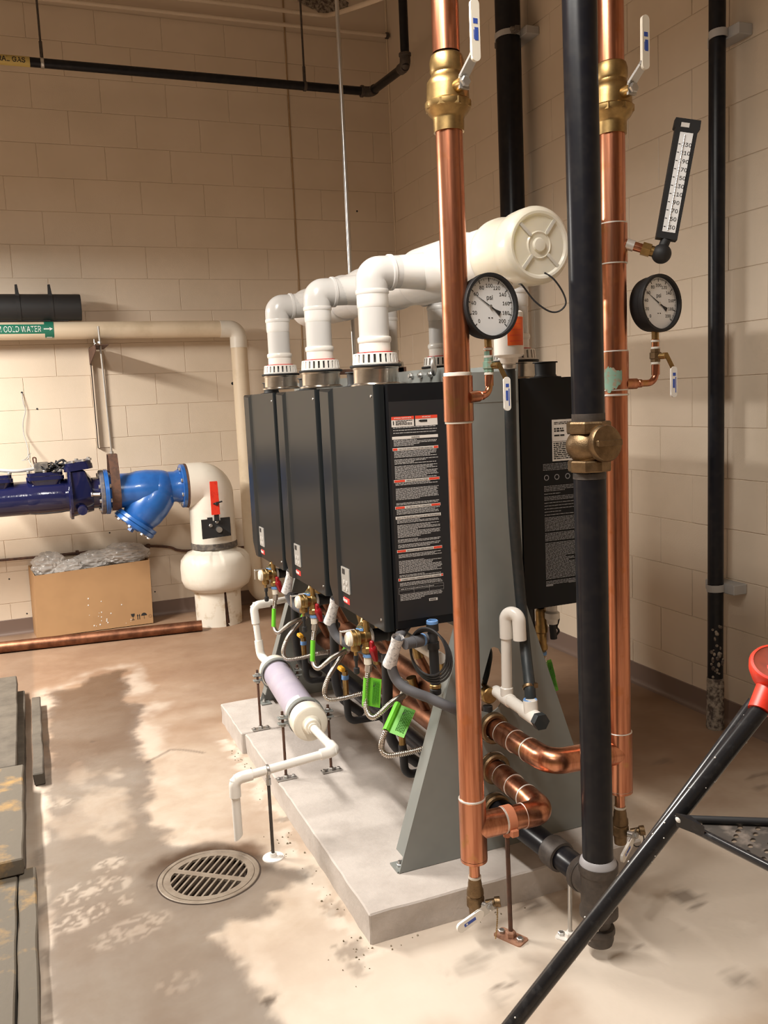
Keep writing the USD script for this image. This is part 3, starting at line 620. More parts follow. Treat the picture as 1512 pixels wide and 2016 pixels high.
for a in (.75, 2.2, 3.9, 5.4):
    x, y, _ = basis(hdir); u = x * math.cos(a) + y * math.sin(a)
    part(hd, 'cap_rib', hull(*[box(-A(.003, .003, .003), A(.003, .003, .003)).apply_translation(HA + u * r + hdir * .002) for r in (.034, .072)]), 'pp_cap', smooth=False)
lo = [(1.208, 1.91, 1.687), (1.228, 1.9, 1.67), (1.253, 1.9, 1.639), (1.261, 1.9, 1.611), (1.247, 1.91, 1.594), (1.224, 1.92, 1.596), (1.19, 1.93, 1.622), (1.164, 1.94, 1.659), (1.163, 1.96, 1.668)]
part(hd, 'tether', tube(spline(lo, 6), .0022, 8), 'rubber', label='thin black tether loop')
hr = thing('hanger_rod', 'thin grey threaded rod rising behind the white header', 'rod', (1.30, 3.5, 1.5))
part(hr, 'rod', cyl((1.305, 3.55, 1.50), (1.305, 3.55, HC), .0085, n=12), 'zinc')
part(hr, 'saddle_bracket', [tube(fillet([(1.25, 3.05, 1.53), (1.19, 3.05, 1.50), (1.06, 3.05, 1.50), (1.00, 3.05, 1.535)], .03), .008, 8), box((1.03, 3.04, 1.49), (1.31, 3.06, 1.508)), box((1.29, 3.04, 1.49), (1.32, 3.56, 1.51))], 'rust')
# ------------------------------------------------------------------ copper risers
def up_(p, z): return (p[0], p[1], z)
P1, P2, RC = A(.9465, 1.881, 0), A(1.386, 1.875, 0), .0308
def solder(p, d, r, h=.005): return ring(p, d, r + .0022, r - .002, h, 32)
def fit_band(p, z0, z1, r): return lat([(r, z0), (r + .0035, z0 + .001), (r + .0035, z1 - .001), (r, z1)], (p[0], p[1], 0), n=36)
Z = lambda px_y, p: 0
c1 = thing('copper_riser', 'left vertical copper riser with the nearest round gauge beside it', 'copper pipe', P1)
part(c1, 'pipe', cyl(up_(P1, .40), up_(P1, 2.005), RC, n=36), 'copper_pipe')
part(c1, 'pipe', cyl(up_(P1, 2.16), up_(P1, HC), RC, n=36), 'copper_pipe')
part(c1, 'tee', fit_band(P1, 1.338, 1.445, RC + .001), 'copper_fit')
part(c1, 'solder_joint', [fit_band(P1, 1.443, 1.453, RC - .0015), fit_band(P1, 1.333, 1.339, RC - .001)], 'flux_tape')
E1 = A(1.151, 1.881, .322)                                   # elbow of the lower branch
part(c1, 'tee', [lat([(RC, .245), (RC + .0035, .246), (RC + .0035, .40), (RC, .402)], (P1[0], P1[1], 0), n=36), lat([(RC + .0035, .245), (RC + .003, .238), (.014, .226)], (P1[0], P1[1], 0), n=36), tube([A(P1[0], 1.881, .325), A(P1[0] + .085, 1.881, .324)], RC + .003, 32)], 'copper_fit')
part(c1, 'solder_joint', [solder(up_(P1, .402), (0, 0, 1), RC + .001), solder(A(P1[0] + .085, 1.881, .324), (1, 0, 0), RC + .001, .008), solder(A(P1[0] + .145, 1.881, .323), (1, 0, 0), RC)], 'solder')
part(c1, 'branch_pipe', tube([A(P1[0] + .08, 1.881, .324), A(P1[0] + .16, 1.881, .323)], RC, 32), 'copper_fit')
part(c1, 'elbow', tube(fillet([A(P1[0] + .143, 1.881, .323), E1, A(E1[0], 1.96, .327)], .052, 12), RC + .0025, 32), 'copper_fit')
part(c1, 'spool', [tube([A(E1[0], 1.955, .327), A(1.153, 2.2, .334)], RC, 32), tube([A(1.152, 2.03, .33), A(1.1525, 2.095, .332)], RC + .0022, 32)], 'copper_fit')
part(c1, 'solder_joint', [solder(A(E1[0], 1.962, .327), (0, 1, 0), RC + .001), solder(A(1.152, 2.03, .33), (0, 1, 0), RC), solder(A(1.153, 2.096, .332), (0, 1, 0), RC)], 'solder')
c2 = thing('copper_riser', 'right vertical copper riser with the green-stained tee', 'copper pipe', P2)
part(c2, 'pipe', cyl(up_(P2, .495), up_(P2, 1.395), RC, n=36), 'copper_pipe')
part(c2, 'pipe', cyl(up_(P2, 1.49), up_(P2, 1.705), RC, n=36), 'copper_pipe')
part(c2, 'pipe', cyl(up_(P2, 1.80), up_(P2, 2.035), RC, n=36), 'copper_pipe')
part(c2, 'pipe', cyl(up_(P2, 2.165), up_(P2, HC), RC, n=36), 'copper_pipe')
part(c2, 'tee', fit_band(P2, 1.395, 1.49, RC), 'copper_fit'); part(c2, 'tee', fit_band(P2, 1.705, 1.80, RC), 'copper_fit')
part(c2, 'solder_joint', [solder(up_(P2, z), (0, 0, 1), RC + .001) for z in (1.382, 1.395, 1.49, 1.705, 1.80, 2.035, 2.168, .495, .335)], 'solder')
rng = np.random.default_rng(12); ang = np.linspace(-3.55, -1.7, 24)
v, f = [], []
for i, a in enumerate(ang):
    e = 1 - abs(i - 11.5) / 12; hi, lo_ = 1.437 + .006 * rng.random() + .012 * e, 1.428 - .034 * e ** .5 - .008 * rng.random()
    for z in (hi, lo_): v.append([P2[0] + .0351 * math.cos(a), P2[1] + .0351 * math.sin(a), z])
for i in range(23): f += [[2 * i, 2 * i + 2, 2 * i + 3], [2 * i, 2 * i + 3, 2 * i + 1]]
part(c2, 'patina', trimesh.Trimesh(v, f, process=False), 'green_patina', label='green verdigris patch on the tee')
E2 = A(1.172, 1.872, .452)
part(c2, 'tee', [lat([(RC, .335), (RC + .0035, .336), (RC + .0035, .495), (RC, .497)], (P2[0], P2[1], 0), n=36), lat([(RC + .0035, .335), (RC + .003, .328), (.014, .318)], (P2[0], P2[1], 0), n=36), tube([A(P2[0], 1.875, .44), A(P2[0] - .075, 1.874, .442)], RC + .003, 32)], 'copper_fit')
part(c2, 'branch_pipe', tube([A(P2[0] - .07, 1.874, .442), A(1.25, 1.873, .449)], RC, 32), 'copper_fit')
part(c2, 'elbow', tube(fillet([A(1.265, 1.873, .448), E2, A(1.166, 1.965, .453)], .06, 14), RC + .0025, 32), 'copper_fit')
part(c2, 'spool', [tube([A(1.166, 1.96, .453), A(1.158, 2.2, .455)], RC, 32), tube([A(1.163, 2.035, .453), A(1.161, 2.10, .454)], RC + .0022, 32)], 'copper_fit')
part(c2, 'solder_joint', [solder(A(1.166, 1.967, .453), (0, 1, 0), RC + .001), solder(A(1.163, 2.035, .453), (0, 1, 0), RC), solder(A(1.161, 2.10, .454), (0, 1, 0), RC), solder(A(1.267, 1.873, .448), (1, 0, 0), RC), solder(A(1.305, 1.873, .444), (1, 0, 0), RC)], 'solder')
mf = thing('copper_manifold', 'upper dark copper manifold running through the rack under the heaters', 'copper pipe', (1.158, 2.9, .455))
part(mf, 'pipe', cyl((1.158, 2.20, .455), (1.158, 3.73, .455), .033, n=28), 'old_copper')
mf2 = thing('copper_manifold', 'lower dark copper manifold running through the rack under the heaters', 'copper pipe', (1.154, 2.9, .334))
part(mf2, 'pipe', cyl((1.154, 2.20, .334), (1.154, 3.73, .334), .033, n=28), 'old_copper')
for i, (m_, z) in enumerate(((mf, .455), (mf2, .334))):
    for k in range(3):
        for dy in (2.36, 2.55):
            y = dy + PITCHY * k + .05 * i
            part(m_, 'outlet', cyl((1.156, y, z + .02), (1.156 - .05, y, z + .12), .014, n=14), 'old_copper')
            part(m_, 'outlet_joint', [cyl((1.11, y, z + .11), (1.10, y, z + .15), .017, n=14)], 'brass')
    part(m_, 'near_coupling', ring((1.156, 2.147, z), (0, 1, 0), .0445, .032, .03, 36), 'bronze', label='brass ring where the pipe leaves the panel')

# ------------------------------------------------------------------ ball valves on the risers
def ball_valve(p, z, label, hz):
    v = thing('ball_valve', label, 'valve', up_(p, z))
    L = lambda prof, n=36: lat(prof, up_(p, z), n=n)
    part(v, 'body', L([(.030, -.085), (.0345, -.085), (.035, -.058), (.037, -.052), (.044, -.046), (.0505, -.036), (.0525, -.030), (.0525, -.022), (.0485, -.018), (.047, .012), (.046, .022), (.040, .030), (.0365, .034), (.0355, .040), (.0385, .046), (.0385, .066), (.035, .078), (.030, .082)]), 'brass')
    part(v, 'hex_end', L([(.0505, -.038), (.0535, -.036), (.0535, -.022), (.0505, -.020)], 8), 'brass', smooth=False)
    dd = nrm((.06, -1, 0)); s = up_(p, z) + dd * .045
    part(v, 'stem', [cyl(s, s + dd * .028, .014, n=20), cyl(s + dd * .028, s + dd * .038, .007, n=14)], 'brass')
    part(v, 'stem_nut', bolt(s + dd * .030, dd, .012, .009), 'zinc', smooth=False)
    o = s + dd * .026; side = nrm(np.cross((0, 0, 1), dd))
    out = nrm(dd + side * .1)
    pts = [o + A(0, 0, -.014), o + A(0, 0, .012), o + out * .03 + A(0, 0, .045) + side * .006, o + out * .034 + A(0, 0, .055) + side * .008]
    def strip(ps, w0, w1, t=.0032):
        segs = []
        ws = np.linspace(w0, w1, len(ps))
        for a, b, wa, wb in zip(ps, ps[1:], ws, ws[1:]):
            n = nrm(np.cross(b - a, side)); segs.append(hull(np.array([q for e, w in ((a, wa), (b, wb)) for q in (e + side * w - n * t, e - side * w - n * t, e + side * w + n * t, e - side * w + n * t)])))
        return segs
    lv = part(v, 'lever', strip([np.array(q) for q in pts], .012, .010), 'zinc', smooth=False)
    g0 = np.array(pts[-1]) - A(0, 0, .012); ln = hz
    g = LineString([(0, 0), (0, ln)]).buffer(.0105, 8)
    sl = frame(prism(g, .008), g0 - out * .004, side, (0, 0, 1)); part(lv, 'grip_sleeve', sl, 'pvc_cream', label='white plastic grip')
    q = lambda m: frame(m, g0 - out * .004, side, (0, 0, 1))
    fwd = .0003 if np.dot(np.cross(side, (0, 0, 1)), (0, -1, 0)) < 0 else .0
    marks = [sbox(-.006, ln * .62, .005, ln * .72), sbox(-.003, ln * .30, .006, ln * .55), sbox(-.0055, ln * .32, -.004, ln * .5)]
    top = [prism(s_, .0004).apply_translation([0, 0, .0081]) for s_ in marks] + [prism(s_, .0004).apply_translation([0, 0, -.0004]) for s_ in marks]
    part(lv, 'grip_print', [q(m) for m in top], 'ink_blue', smooth=False)
    return v
ball_valve(P1, 2.075, 'brass ball valve with white lever on the left copper riser', .105)
ball_valve(P2, 2.095, 'brass ball valve with white lever on the right copper riser', .098)

# ------------------------------------------------------------------ pressure gauges with their cocks
def numerals(vals, r, a0, a1, h):
    out = []
    for i, s in enumerate(vals):
        a = a0 + (a1 - a0) * i / (len(vals) - 1); t = ctext(s, h, .0004); t.apply_translation([r * math.cos(a), r * math.sin(a), 0]); out.append(t)
    return tri(out)
def gauge(p, face, up3, r, label):
    g = thing('pressure_gauge', label, 'gauge', p)
    f = nrm(face); side = nrm(np.cross(up3, f)); u = np.cross(f, side)
    F = lambda m, d=0.0: frame(m, A(*p) + f * d, side, u)
    part(g, 'case', place(lathe([(0, -.042), (r * .80, -.042), (r * .93, -.038), (r * .955, -.03), (r * .955, -.010), (r, -.006), (r, .005), (r * .985, .008), (r * .90, .008), (r * .885, .002), (r * .885, -.002)], 56), p, f), 'dull_black')
    part(g, 'dial', F(prism(Point(0, 0).buffer(r * .89, 40), .001), -.004), 'dial_white', smooth=False)
    a0, a1 = math.radians(225), math.radians(-45)
    ticks = []
    for i in range(101):
        a = a0 + (a1 - a0) * i / 100; l, w = (.12, .0009) if i % 10 == 0 else ((.075, .0004) if i % 5 == 0 else (.05, .0003))
        m = box((r * (.86 - l), -w, 0), (r * .86, w, .0004)); m.apply_transform(trimesh.transformations.rotation_matrix(a, (0, 0, 1))); ticks.append(m)
    part(g, 'scale', [F(tri(ticks), -.0029), F(numerals([str(k) for k in range(0, 201, 20)], r * .62, a0, a1, r * .105), -.0029), F(ctext('psi', r * .13), -.0029).apply_translation(u * r * .27),
                      F(box((-r * .08, -r * .36, 0), (-r * .03, -r * .33, .0004)), -.0029), F(box((r * .03, -r * .36, 0), (r * .08, -r * .33, .0004)), -.0029)], 'ink', smooth=False)
    na = a0 + (a1 - a0) * 57 / 200; nd = A(math.cos(na), math.sin(na)); nn = A(-nd[1], nd[0])
    nee = Polygon([nd * r * .80, nn * .0012, -nd * r * .20 + nn * .0016, -nd * r * .42 + nn * r * .075, -nd * r * .42 - nn * r * .075, -nd * r * .20 - nn * .0016, -nn * .0012])
    nd_ = part(g, 'needle', F(prism(nee, .0008), -.0015), 'ink', smooth=False)
    part(nd_, 'hub', F(lathe([(0, 0), (r * .05, 0), (r * .05, .002), (0, .002)], 16), -.001), 'zinc')
    part(g, 'stem', [cyl(A(*p) - u * r * .9 - f * .018, A(*p) - u * (r + .016) - f * .018, .009, n=8)], 'brass')
    return A(*p) - u * (r + .016) - f * .018
def gauge_cock(p0, elb, top, label, green, hdl_len):
    """copper elbow off the riser, small valve with lever hanging down, nipple up to the gauge"""
    v = thing('gauge_cock', label, 'valve', p0); r = .0085
    d = nrm(elb - p0)
    part(v, 'tube', tube(fillet([p0, elb, elb + A(0, 0, .05)], .024, 8), r, 18), 'copper_fit')
    part(v, 'coupling', [tube([p0 + d * .0, p0 + d * .034], .0135, 18), ring(p0 + d * .045, d, .0105, .008, .012, 18), tube([elb + A(0, 0, .02), elb + A(0, 0, .045)], .0105, 18)], 'copper_fit')
    z1 = elb[2] + .045; x, y = elb[0], elb[1]; hgt = top[2] - z1
    part(v, 'solder_joint', [ring((x, y, z1 + .004), (0, 0, 1), .0112, .008, .006, 18), ring((x, y, z1 + hgt * .66), (0, 0, 1), .0108, .006, hgt * .09, 18), ring((x, y, z1 + hgt * .93), (0, 0, 1), .0112, .006, hgt * .08, 18)], 'flux_tape')
    part(v, 'valve_body', lat([(.009, z1 + .006), (.012, z1 + .008), (.012, z1 + hgt * .22), (.0145, z1 + hgt * .25), (.0145, z1 + hgt * .48), (.0115, z1 + hgt * .5), (.0115, z1 + hgt * .62)], (x, y, 0), n=8), 'green_patina' if green else 'bronze', smooth=False)
    part(v, 'nipple', cyl((x, y, z1 + hgt * .60), (x, y, top[2]), .0095, n=20), 'copper_fit')
    if green: part(v, 'nipple_stain', lat([(.0097, z1 + hgt * .70), (.0099, z1 + hgt * .74), (.0097, z1 + hgt * .86)], (x, y, 0), n=20).slice_plane((x, y, 0), (-1, .2, 0)), 'green_patina')
    s = A(x, y, z1 + hgt * .33); dd = nrm((.40, -.92, 0))
    part(v, 'stem', [cyl(s, s + dd * .028, .008, n=14), bolt(s + dd * .022, dd, .008, .007)], 'brass', smooth=False)
    o = s + dd * .026; gx_ = nrm((-.12, -1, 0)); side = nrm(np.cross((0, 0, 1), gx_)); b = o + A(.016, -.012, -.036); dd = gx_
    lv = part(v, 'lever', hull(np.array([q for e, w in ((o + A(0, 0, .008), .006), (b, .006)) for q in (e + side * w, e - side * w, e + side * w + dd * .003, e - side * w + dd * .003)])), 'brass', smooth=False)
    g = LineString([(0, 0), (0, -hdl_len)]).buffer(.0085, 8)
    part(lv, 'grip_sleeve', frame(prism(g, .006), b - dd * .002, side, (0, 0, 1)), 'pvc_white')
    marks = [sbox(-.004, -hdl_len * .75, .0015, -hdl_len * .38), sbox(.003, -hdl_len * .95, .005, -hdl_len * .3), sbox(-.004, -hdl_len * .25, .004, -hdl_len * .12)]
    part(lv, 'grip_print', [frame(prism(m, .0003), b - dd * .002 + (dd * .0061 if np.dot(np.cross(side, (0, 0, 1)), dd) > 0 else -dd * .0004), side, (0, 0, 1)) for m in marks], 'ink_blue', smooth=False)
g1 = (1.029, 1.86, 1.602)
s1 = gauge(g1, (.14, -1, 0.03), (0, 0, 1), .0765, 'nearest round black pressure gauge beside the left copper riser')
gauge_cock(P1 + A(.012, -.028, 1.393), A(s1[0], s1[1] - .0, 1.398), s1, 'green-stained gauge cock under the nearest pressure gauge', True, .062)
g2 = (1.498, 1.84, 1.605)
s2 = gauge(g2, (.15, -1, 0.03), (0, 0, 1), .0715, 'right-hand round black pressure gauge beside the right copper riser')
gauge_cock(P2 + A(.015, -.02, 1.408), A(s2[0], s2[1], 1.408), s2, 'bronze gauge cock under the right-hand pressure gauge', False, .060)

# ------------------------------------------------------------------ stick thermometer on the right riser
b0, b1 = (1.471, 1.8, 1.718), (1.558, 1.8, 2.036)
tl, tr_, bl, br = A(*(1.519, 1.8, 2.033)), A(*(1.569, 1.78, 2.026)), A(*(1.462, 1.8, 1.768)), A(*(1.5, 1.78, 1.758))
th = thing('stick_thermometer', 'tilted black thermometer with a long white number strip on the right riser', 'thermometer', b0)
cu = nrm((tl + tr_ - bl - br)); cs = nrm(br - bl); cs = nrm(cs - cu * np.dot(cs, cu)); cn = np.cross(cs, cu); W, Hh = np.linalg.norm(br - bl), np.linalg.norm(tl - bl)
o = (bl + br) / 2; T = lambda m, d=0.0: frame(m, o + cn * d, cs, cu)
part(th, 'case', T(prism(Polygon([(-W * .56, -.012), (W * .56, -.012), (W * .60, Hh * .93), (W * .70, Hh * .94), (W * .68, Hh + .006), (-W * .68, Hh + .006), (-W * .70, Hh * .94), (-W * .60, Hh * .93)]), .02), -.016), 'dull_black', smooth=False)
part(th, 'scale_strip', T(prism(sbox(-W * .33, .004, W * .38, Hh * .90), .0006), .0042), 'dial_white', smooth=False)
nums = []
for k, s in enumerate(range(30, 231, 20)):
    y = .016 + (Hh * .90 - .045) * k / 10; t = ctext(str(s), .0092); t.apply_translation([W * .14, y, 0]); nums.append(t); nums.append(box((-W * .31, y - .0008, 0), (-W * .20, y + .0008, .0004)))
part(th, 'scale_print', T(tri(nums), .005), 'ink', smooth=False)
part(th, 'maker_plate', T(prism(sbox(-W * .35, Hh * .945, W * .1, Hh * .985), .0006), .0042), 'label_white', smooth=False)
part(th, 'glass_tube', T(cyl((-W * .06, .008, 0), (-W * .06, Hh * .88, 0), .0012, n=8), .006), 'zinc')
nk = o - cu * .012
part(th, 'neck', tube([A(*nk) - cn * .006, A(*b0) + cu * .012], .012, 18), 'dull_black')
ball = trimesh.creation.icosphere(3, .0235); ball.apply_translation(b0); part(th, 'swivel', ball, 'dull_black')
q0 = A(P2[0] + .012, P2[1] - .02, 1.752); qd = A(*b0) - q0
part(th, 'well', [tube([q0 + qd * .0, q0 + qd * .5], .011, 18)], 'copper_fit')
part(th, 'coupling', [tube([q0 + qd * .1, q0 + qd * .3], .0135, 18)], 'solder')
part(th, 'nut', [cyl(q0 + qd * .5, q0 + qd * .72, .017, n=6), cyl(q0 + qd * .72, q0 + qd * .85, .013, n=20)], 'brass', smooth=False)

# ------------------------------------------------------------------ drain valves under the risers
def drain_valve(p, z, label, hd, chain):
    v = thing('drain_valve', label, 'valve', up_(p, z)); L = lambda prof, n=24: lat(prof, up_(p, 0), n=n)
    part(v, 'nipple', L([(.0135, z), (.0135, z - .05)]), 'copper_fit')
    part(v, 'body', L([(.0135, z - .04), (.0155, z - .042), (.016, z - .052), (.0175, z - .058), (.018, z - .07), (.021, z - .076), (.022, z - .088), (.019, z - .092), (.0225, z - .097), (.0225, z - .118), (.018, z - .124), (.016, z - .145), (.013, z - .147), (0, z - .147)]), 'bronze')
    part(v, 'solder_joint', [ring((p[0], p[1], z - .042), (0, 0, 1), .0165, .012, .006, 20)], 'flux_tape')
    s = A(p[0], p[1], z - .11) + A(.01, -.02, 0); dd = nrm((.5, -.86, 0))
    part(v, 'stem', [cyl(s, s + dd * .022, .008, n=14), bolt(s + dd * .02, dd, .0085, .008)], 'zinc', smooth=False)
    hd = nrm(hd); o = s + dd * .018; n = nrm(np.cross(hd, (0, 0, 1))); 
    if n[1] > 0: n = -n
    wv = nrm(np.cross(n, hd))
    a = o + hd * -.012; b = o + hd * .042
    lv = part(v, 'lever', hull(np.array([q for e in (a, b) for q in (e + wv * .013, e - wv * .013, e + wv * .013 + n * .0025, e - wv * .013 + n * .0025)])), 'zinc', smooth=False)
    g = LineString([(.032, 0), (.088, 0)]).buffer(.0125, 8)
    sl = frame(prism(g, .007), o - n * .002, hd, wv); part(lv, 'grip_sleeve', sl, 'pvc_white')
    k = 1 if np.dot(np.cross(hd, wv), n) > 0 else -1
    part(lv, 'grip_print', frame(prism(sbox(.045, -.004, .08, .004).difference(Point(.072, 0).buffer(.003)), .0003), o - n * .002 + n * (.0071 if k > 0 else .0003) , hd, wv), 'ink_blue', smooth=False)
    cp = s + A(.028, -.012, .006)
    part(v, 'cap', [cyl(s + A(.01, 0, 0), cp, .010, n=16), cyl(cp, cp + A(.012, -.006, .002), .013, n=12)], 'bronze')
    if chain: part(v, 'bead_chain', [trimesh.creation.icosphere(1, .0021).apply_translation(s + dd * .03 + A(.012 - .00003 * k * k, 0, -.004 - .0048 * k)) for k in range(17)], 'brass')
    else: part(v, 'cap_strap', tube([cp + A(.018 * math.cos(t) - .008, -.006, .018 * math.sin(t) - .022) for t in np.linspace(-2.6, 2.2, 16)], .0016, 8), 'rubber')
drain_valve(P1, .235, 'brass drain valve with white lever under the left copper riser', (-1, -.1, -.30), True)
drain_valve(P2, .325, 'brass drain valve under the right copper riser with black cap strap', (-.8, -.5, -.25), False)

# ------------------------------------------------------------------ struts that carry the pipes
def strut(name, label, cat, foot, top, r, m, base_m, plate=(.028, .05), rot=0.5):
    s = thing(name, label, cat, foot)
    part(s, 'rod', cyl(A(*foot) + A(0, 0, .004), top, r, n=12), m)
    pl = prism(rrect(plate[0] * 2, plate[1] * 2, .008), .004); pl.apply_transform(trimesh.transformations.rotation_matrix(rot, (0, 0, 1))); pl.apply_translation(A(*foot))
    part(s, 'base_plate', pl, base_m, smooth=False)
    part(s, 'base_nut', bolt(A(*foot) + A(0, 0, .004), (0, 0, 1), r * 2.4, .016), base_m, smooth=False)
    c, sn = math.cos(rot), math.sin(rot)
    part(s, 'anchor_bolt', [bolt(A(*foot) + A(-sn * plate[1] * .68 * k, c * plate[1] * .68 * k, .004), (0, 0, 1), .009, .008) for k in (-1, 1)], 'zinc', smooth=False)
    return s
s = strut('pipe_support', 'rusty rod with copper-coloured strap holding the lower copper branch', 'pipe support', (1.044, 1.879, 0), (1.043, 1.881, .285), .0058, 'rust', 'rusty_plate', (.022, .042), .45)
part(s, 'strap', [lat([(RC + .001, -.011), (RC + .005, -.011), (RC + .005, .011), (RC + .001, .011), (RC + .001, -.011)], (1.045, 1.881, .3235), (1, 0, 0), 32), box((1.034, 1.84, .292), (1.056, 1.858, .312), .003), cyl((1.043, 1.881, .278), (1.043, 1.881, .296), .010, n=12)], 'orange_strap')

# ------------------------------------------------------------------ black iron gas pipe in front of the rack
GY = 1.72; gx = lambda z: 1.205 - .015 * (z - .2) / 2.05
gp = thing('iron_gas_pipe', 'tall black iron pipe with bronze valve standing before the rack', 'iron pipe', (1.205, GY, .03)); RG = .0372
part(gp, 'pipe', cyl((gx(.245), GY, .245), (gx(1.215), GY, 1.215), RG, n=36), 'black_iron')
part(gp, 'pipe', cyl((gx(1.325), GY, 1.325), (gx(HC), GY, HC), RG, n=36), 'black_iron')
part(gp, 'thread', [lat([(RG + .0008, 1.195), (RG + .0008, 1.207), (RG - .001, 1.212)], (gx(1.2), GY, 0), n=32)], 'malleable_iron')
part(gp, 'thread', [lat([(RG - .001, 1.325), (RG + .0008, 1.328), (RG + .0008, 1.345)], (gx(1.34), GY, 0), n=32)], 'malleable_iron')
part(gp, 'thread', [lat([(RG, .262), (RG + .006, .256), (RG + .0085, .246), (RG, .246)], (gx(.25), GY, 0), n=32)], 'pipe_dope')
part(gp, 'tee', [lat([(RG + .004, .246), (RG + .011, .246), (RG + .011, .228), (RG + .007, .222), (RG + .006, .135), (RG + .010, .128), (RG + .010, .112), (RG + .003, .108), (RG - .002, .104)], (1.205, GY, 0), n=36), cyl((1.205, GY, .185), (1.203, GY + .062, .187), RG + .005, n=30), ring((1.2035, GY + .062, .187), (0, 1, 0), RG + .010, RG - .004, .02, 30)], 'malleable_iron')
part(gp, 'thread', ring((1.203, GY + .074, .187), (0, 1, .02), RG + .003, .02, .008, 28), 'pipe_dope')
part(gp, 'nipple', cyl((1.205, GY, .112), (1.205, GY, .078), .029, n=28), 'malleable_iron')
part(gp, 'cap', lat([(.029, .082), (.037, .080), (.039, .074), (.039, .066), (.036, .063), (.0355, .048), (.032, .036), (.022, .030), (0, .029)], (1.205, GY, 0), n=32), 'malleable_iron')
part(gp, 'branch', [cyl((1.203, GY + .07, .187), (1.156, 2.2, .215), .0335, n=30)], 'black_iron')
part(gp, 'coupling', lat([(.0335, -.026), (.040, -.024), (.0415, -.018), (.0415, .018), (.040, .024), (.0335, .026)], (1.190, GY + .165, .194), (-.1, 1, .06), 28), 'malleable_iron')
part(gp, 'near_ring', [ring((1.154, 2.146, .211), (0, 1, 0), .0455, .033, .03, 32)], 'bronze', label='brass ring where the pipe leaves the panel')
cv = thing('check_valve', 'bronze swing valve with round cap on the black iron pipe', 'valve', (1.2, GY, 1.27))
xc = gx(1.27)
part(cv, 'hex_end', [lat([(RG - .004, 1.30), (.049, 1.30), (.051, 1.303), (.051, 1.323), (.048, 1.327), (RG - .002, 1.327)], (xc, GY, 0), n=8), lat([(RG - .004, 1.212), (.048, 1.212), (.0495, 1.215), (.0495, 1.235), (.046, 1.238), (RG - .004, 1.238)], (xc, GY, 0), n=8)], 'bronze', smooth=False)
sph = trimesh.creation.icosphere(4, .05); sph.vertices *= [1.0, .95, .86]; sph.apply_translation((xc - .004, GY, 1.272))
part(cv, 'body', [lat([(.036, 1.236), (.040, 1.25), (.046, 1.272), (.041, 1.292), (.038, 1.303)], (xc, GY, 0), n=36), sph], 'bronze')
cd = nrm((.03, -1, .10))
part(cv, 'bonnet', lat([(.030, .02), (.033, .045), (.040, .050), (.042, .055), (.042, .064), (.039, .069), (.022, .073), (0, .073)], (xc, GY, 1.272), cd, 36), 'bronze')
x_, y_, _ = basis(cd); c0 = A(xc, GY, 1.272) + cd * .074
part(cv, 'bonnet_rib', [box((-.036, -.006, -.002), (.036, .006, .006), .002)] and [frame(box((-.034, -.007, -.003), (.034, .007, .006), .002), c0, nrm(A(1, 0, 0) - cd * cd[0]), np.cross(cd, nrm(A(1, 0, 0) - cd * cd[0])))], 'bronze', smooth=False)
strut('pipe_support', 'thin grey rod under the black branch pipe by the ladder', 'pipe support', (1.178, 1.809, 0), (1.188, GY + .10, .157), .0055, 'zinc', 'label_white', (.02, .035), .6)
# ------------------------------------------------------------------ white cartridge, its hose and the PVC drain in front of the near panel
tc = (1.146, 1.985, 1.556)
ct = thing('condensate_cartridge', 'white cartridge with orange label hanging behind the nearest gauge', 'cartridge', tc)
tz = tc[2]; rr_ = .0375
part(ct, 'body', lat([(0, tz + .052), (.012, tz + .052), (.014, tz + .048), (.033, tz + .046), (rr_, tz + .042), (rr_, tz - .062), (.034, tz - .066), (.024, tz - .069), (.022, tz - .082), (.0165, tz - .083), (.0165, tz - .09), (0, tz - .09)], (tc[0], tc[1], 0), n=40), 'pvc_white')
part(ct, 'top_pipe', cyl((tc[0], tc[1], tz + .045), (tc[0] + .004, tc[1], 1.70), .012, n=20), 'pvc_white')
lab = lathe([(rr_ + .0006, tz - .040), (rr_ + .0006, tz + .030)], 64); 
ang = np.arctan2(lab.triangles_center[:, 1], lab.triangles_center[:, 0]); lab.update_faces((ang > -2.15) & (ang < -.85)); lab.apply_translation((tc[0], tc[1], 0))
part(ct, 'warning_label', lab, 'label_orange', label='orange warning label')
lines = []
for k in range(5):
    l = lathe([(rr_ + .0009, tz - .030 + .014 * k), (rr_ + .0009, tz - .0285 + .014 * k)], 64); a2 = np.arctan2(l.triangles_center[:, 1], l.triangles_center[:, 0]); l.update_faces((a2 > -2.0) & (a2 < -1.05 - .1 * (k % 2))); l.apply_translation((tc[0], tc[1], 0)); lines.append(l)
part(ct, 'label_print', lines, 'sign_red')
hp = [A(tc[0], tc[1], tz - .075), (1.149, 1.99, 1.417), (1.154, 2, 1.287), (1.166, 2.02, 1.153), (1.181, 2.04, 1.041), (1.214, 2.085, 0.92), (1.231, 2.1, 0.8), (1.212, 2.05, 0.685), (1.184, 1.99, 0.628), (1.177, 1.975, 0.601), (1.176, 1.972, 0.58)]
bh = thing('drain_hose', 'black rubber hose dropping from the white cartridge to the white plastic tee', 'hose', hp[0])
part(bh, 'hose', tube(spline(hp, 6), .0152, 20), 'hose_black')
part(bh, 'hose_clamp', [ring(A(*hp[0]) + A(0, 0, -.016), (0, 0, 1), .0185, .014, .012, 24)], 'zinc')
part(bh, 'hose_clamp', [ring(A(*(1.179, 1.985, 0.619)), nrm(A(*hp[-2]) - A(*hp[-4])), .0172, .0150, .010, 24), box(A(*(1.192, 1.975, 0.625)) - .006, A(*(1.192, 1.975, 0.625)) + .006)], 'bronze')
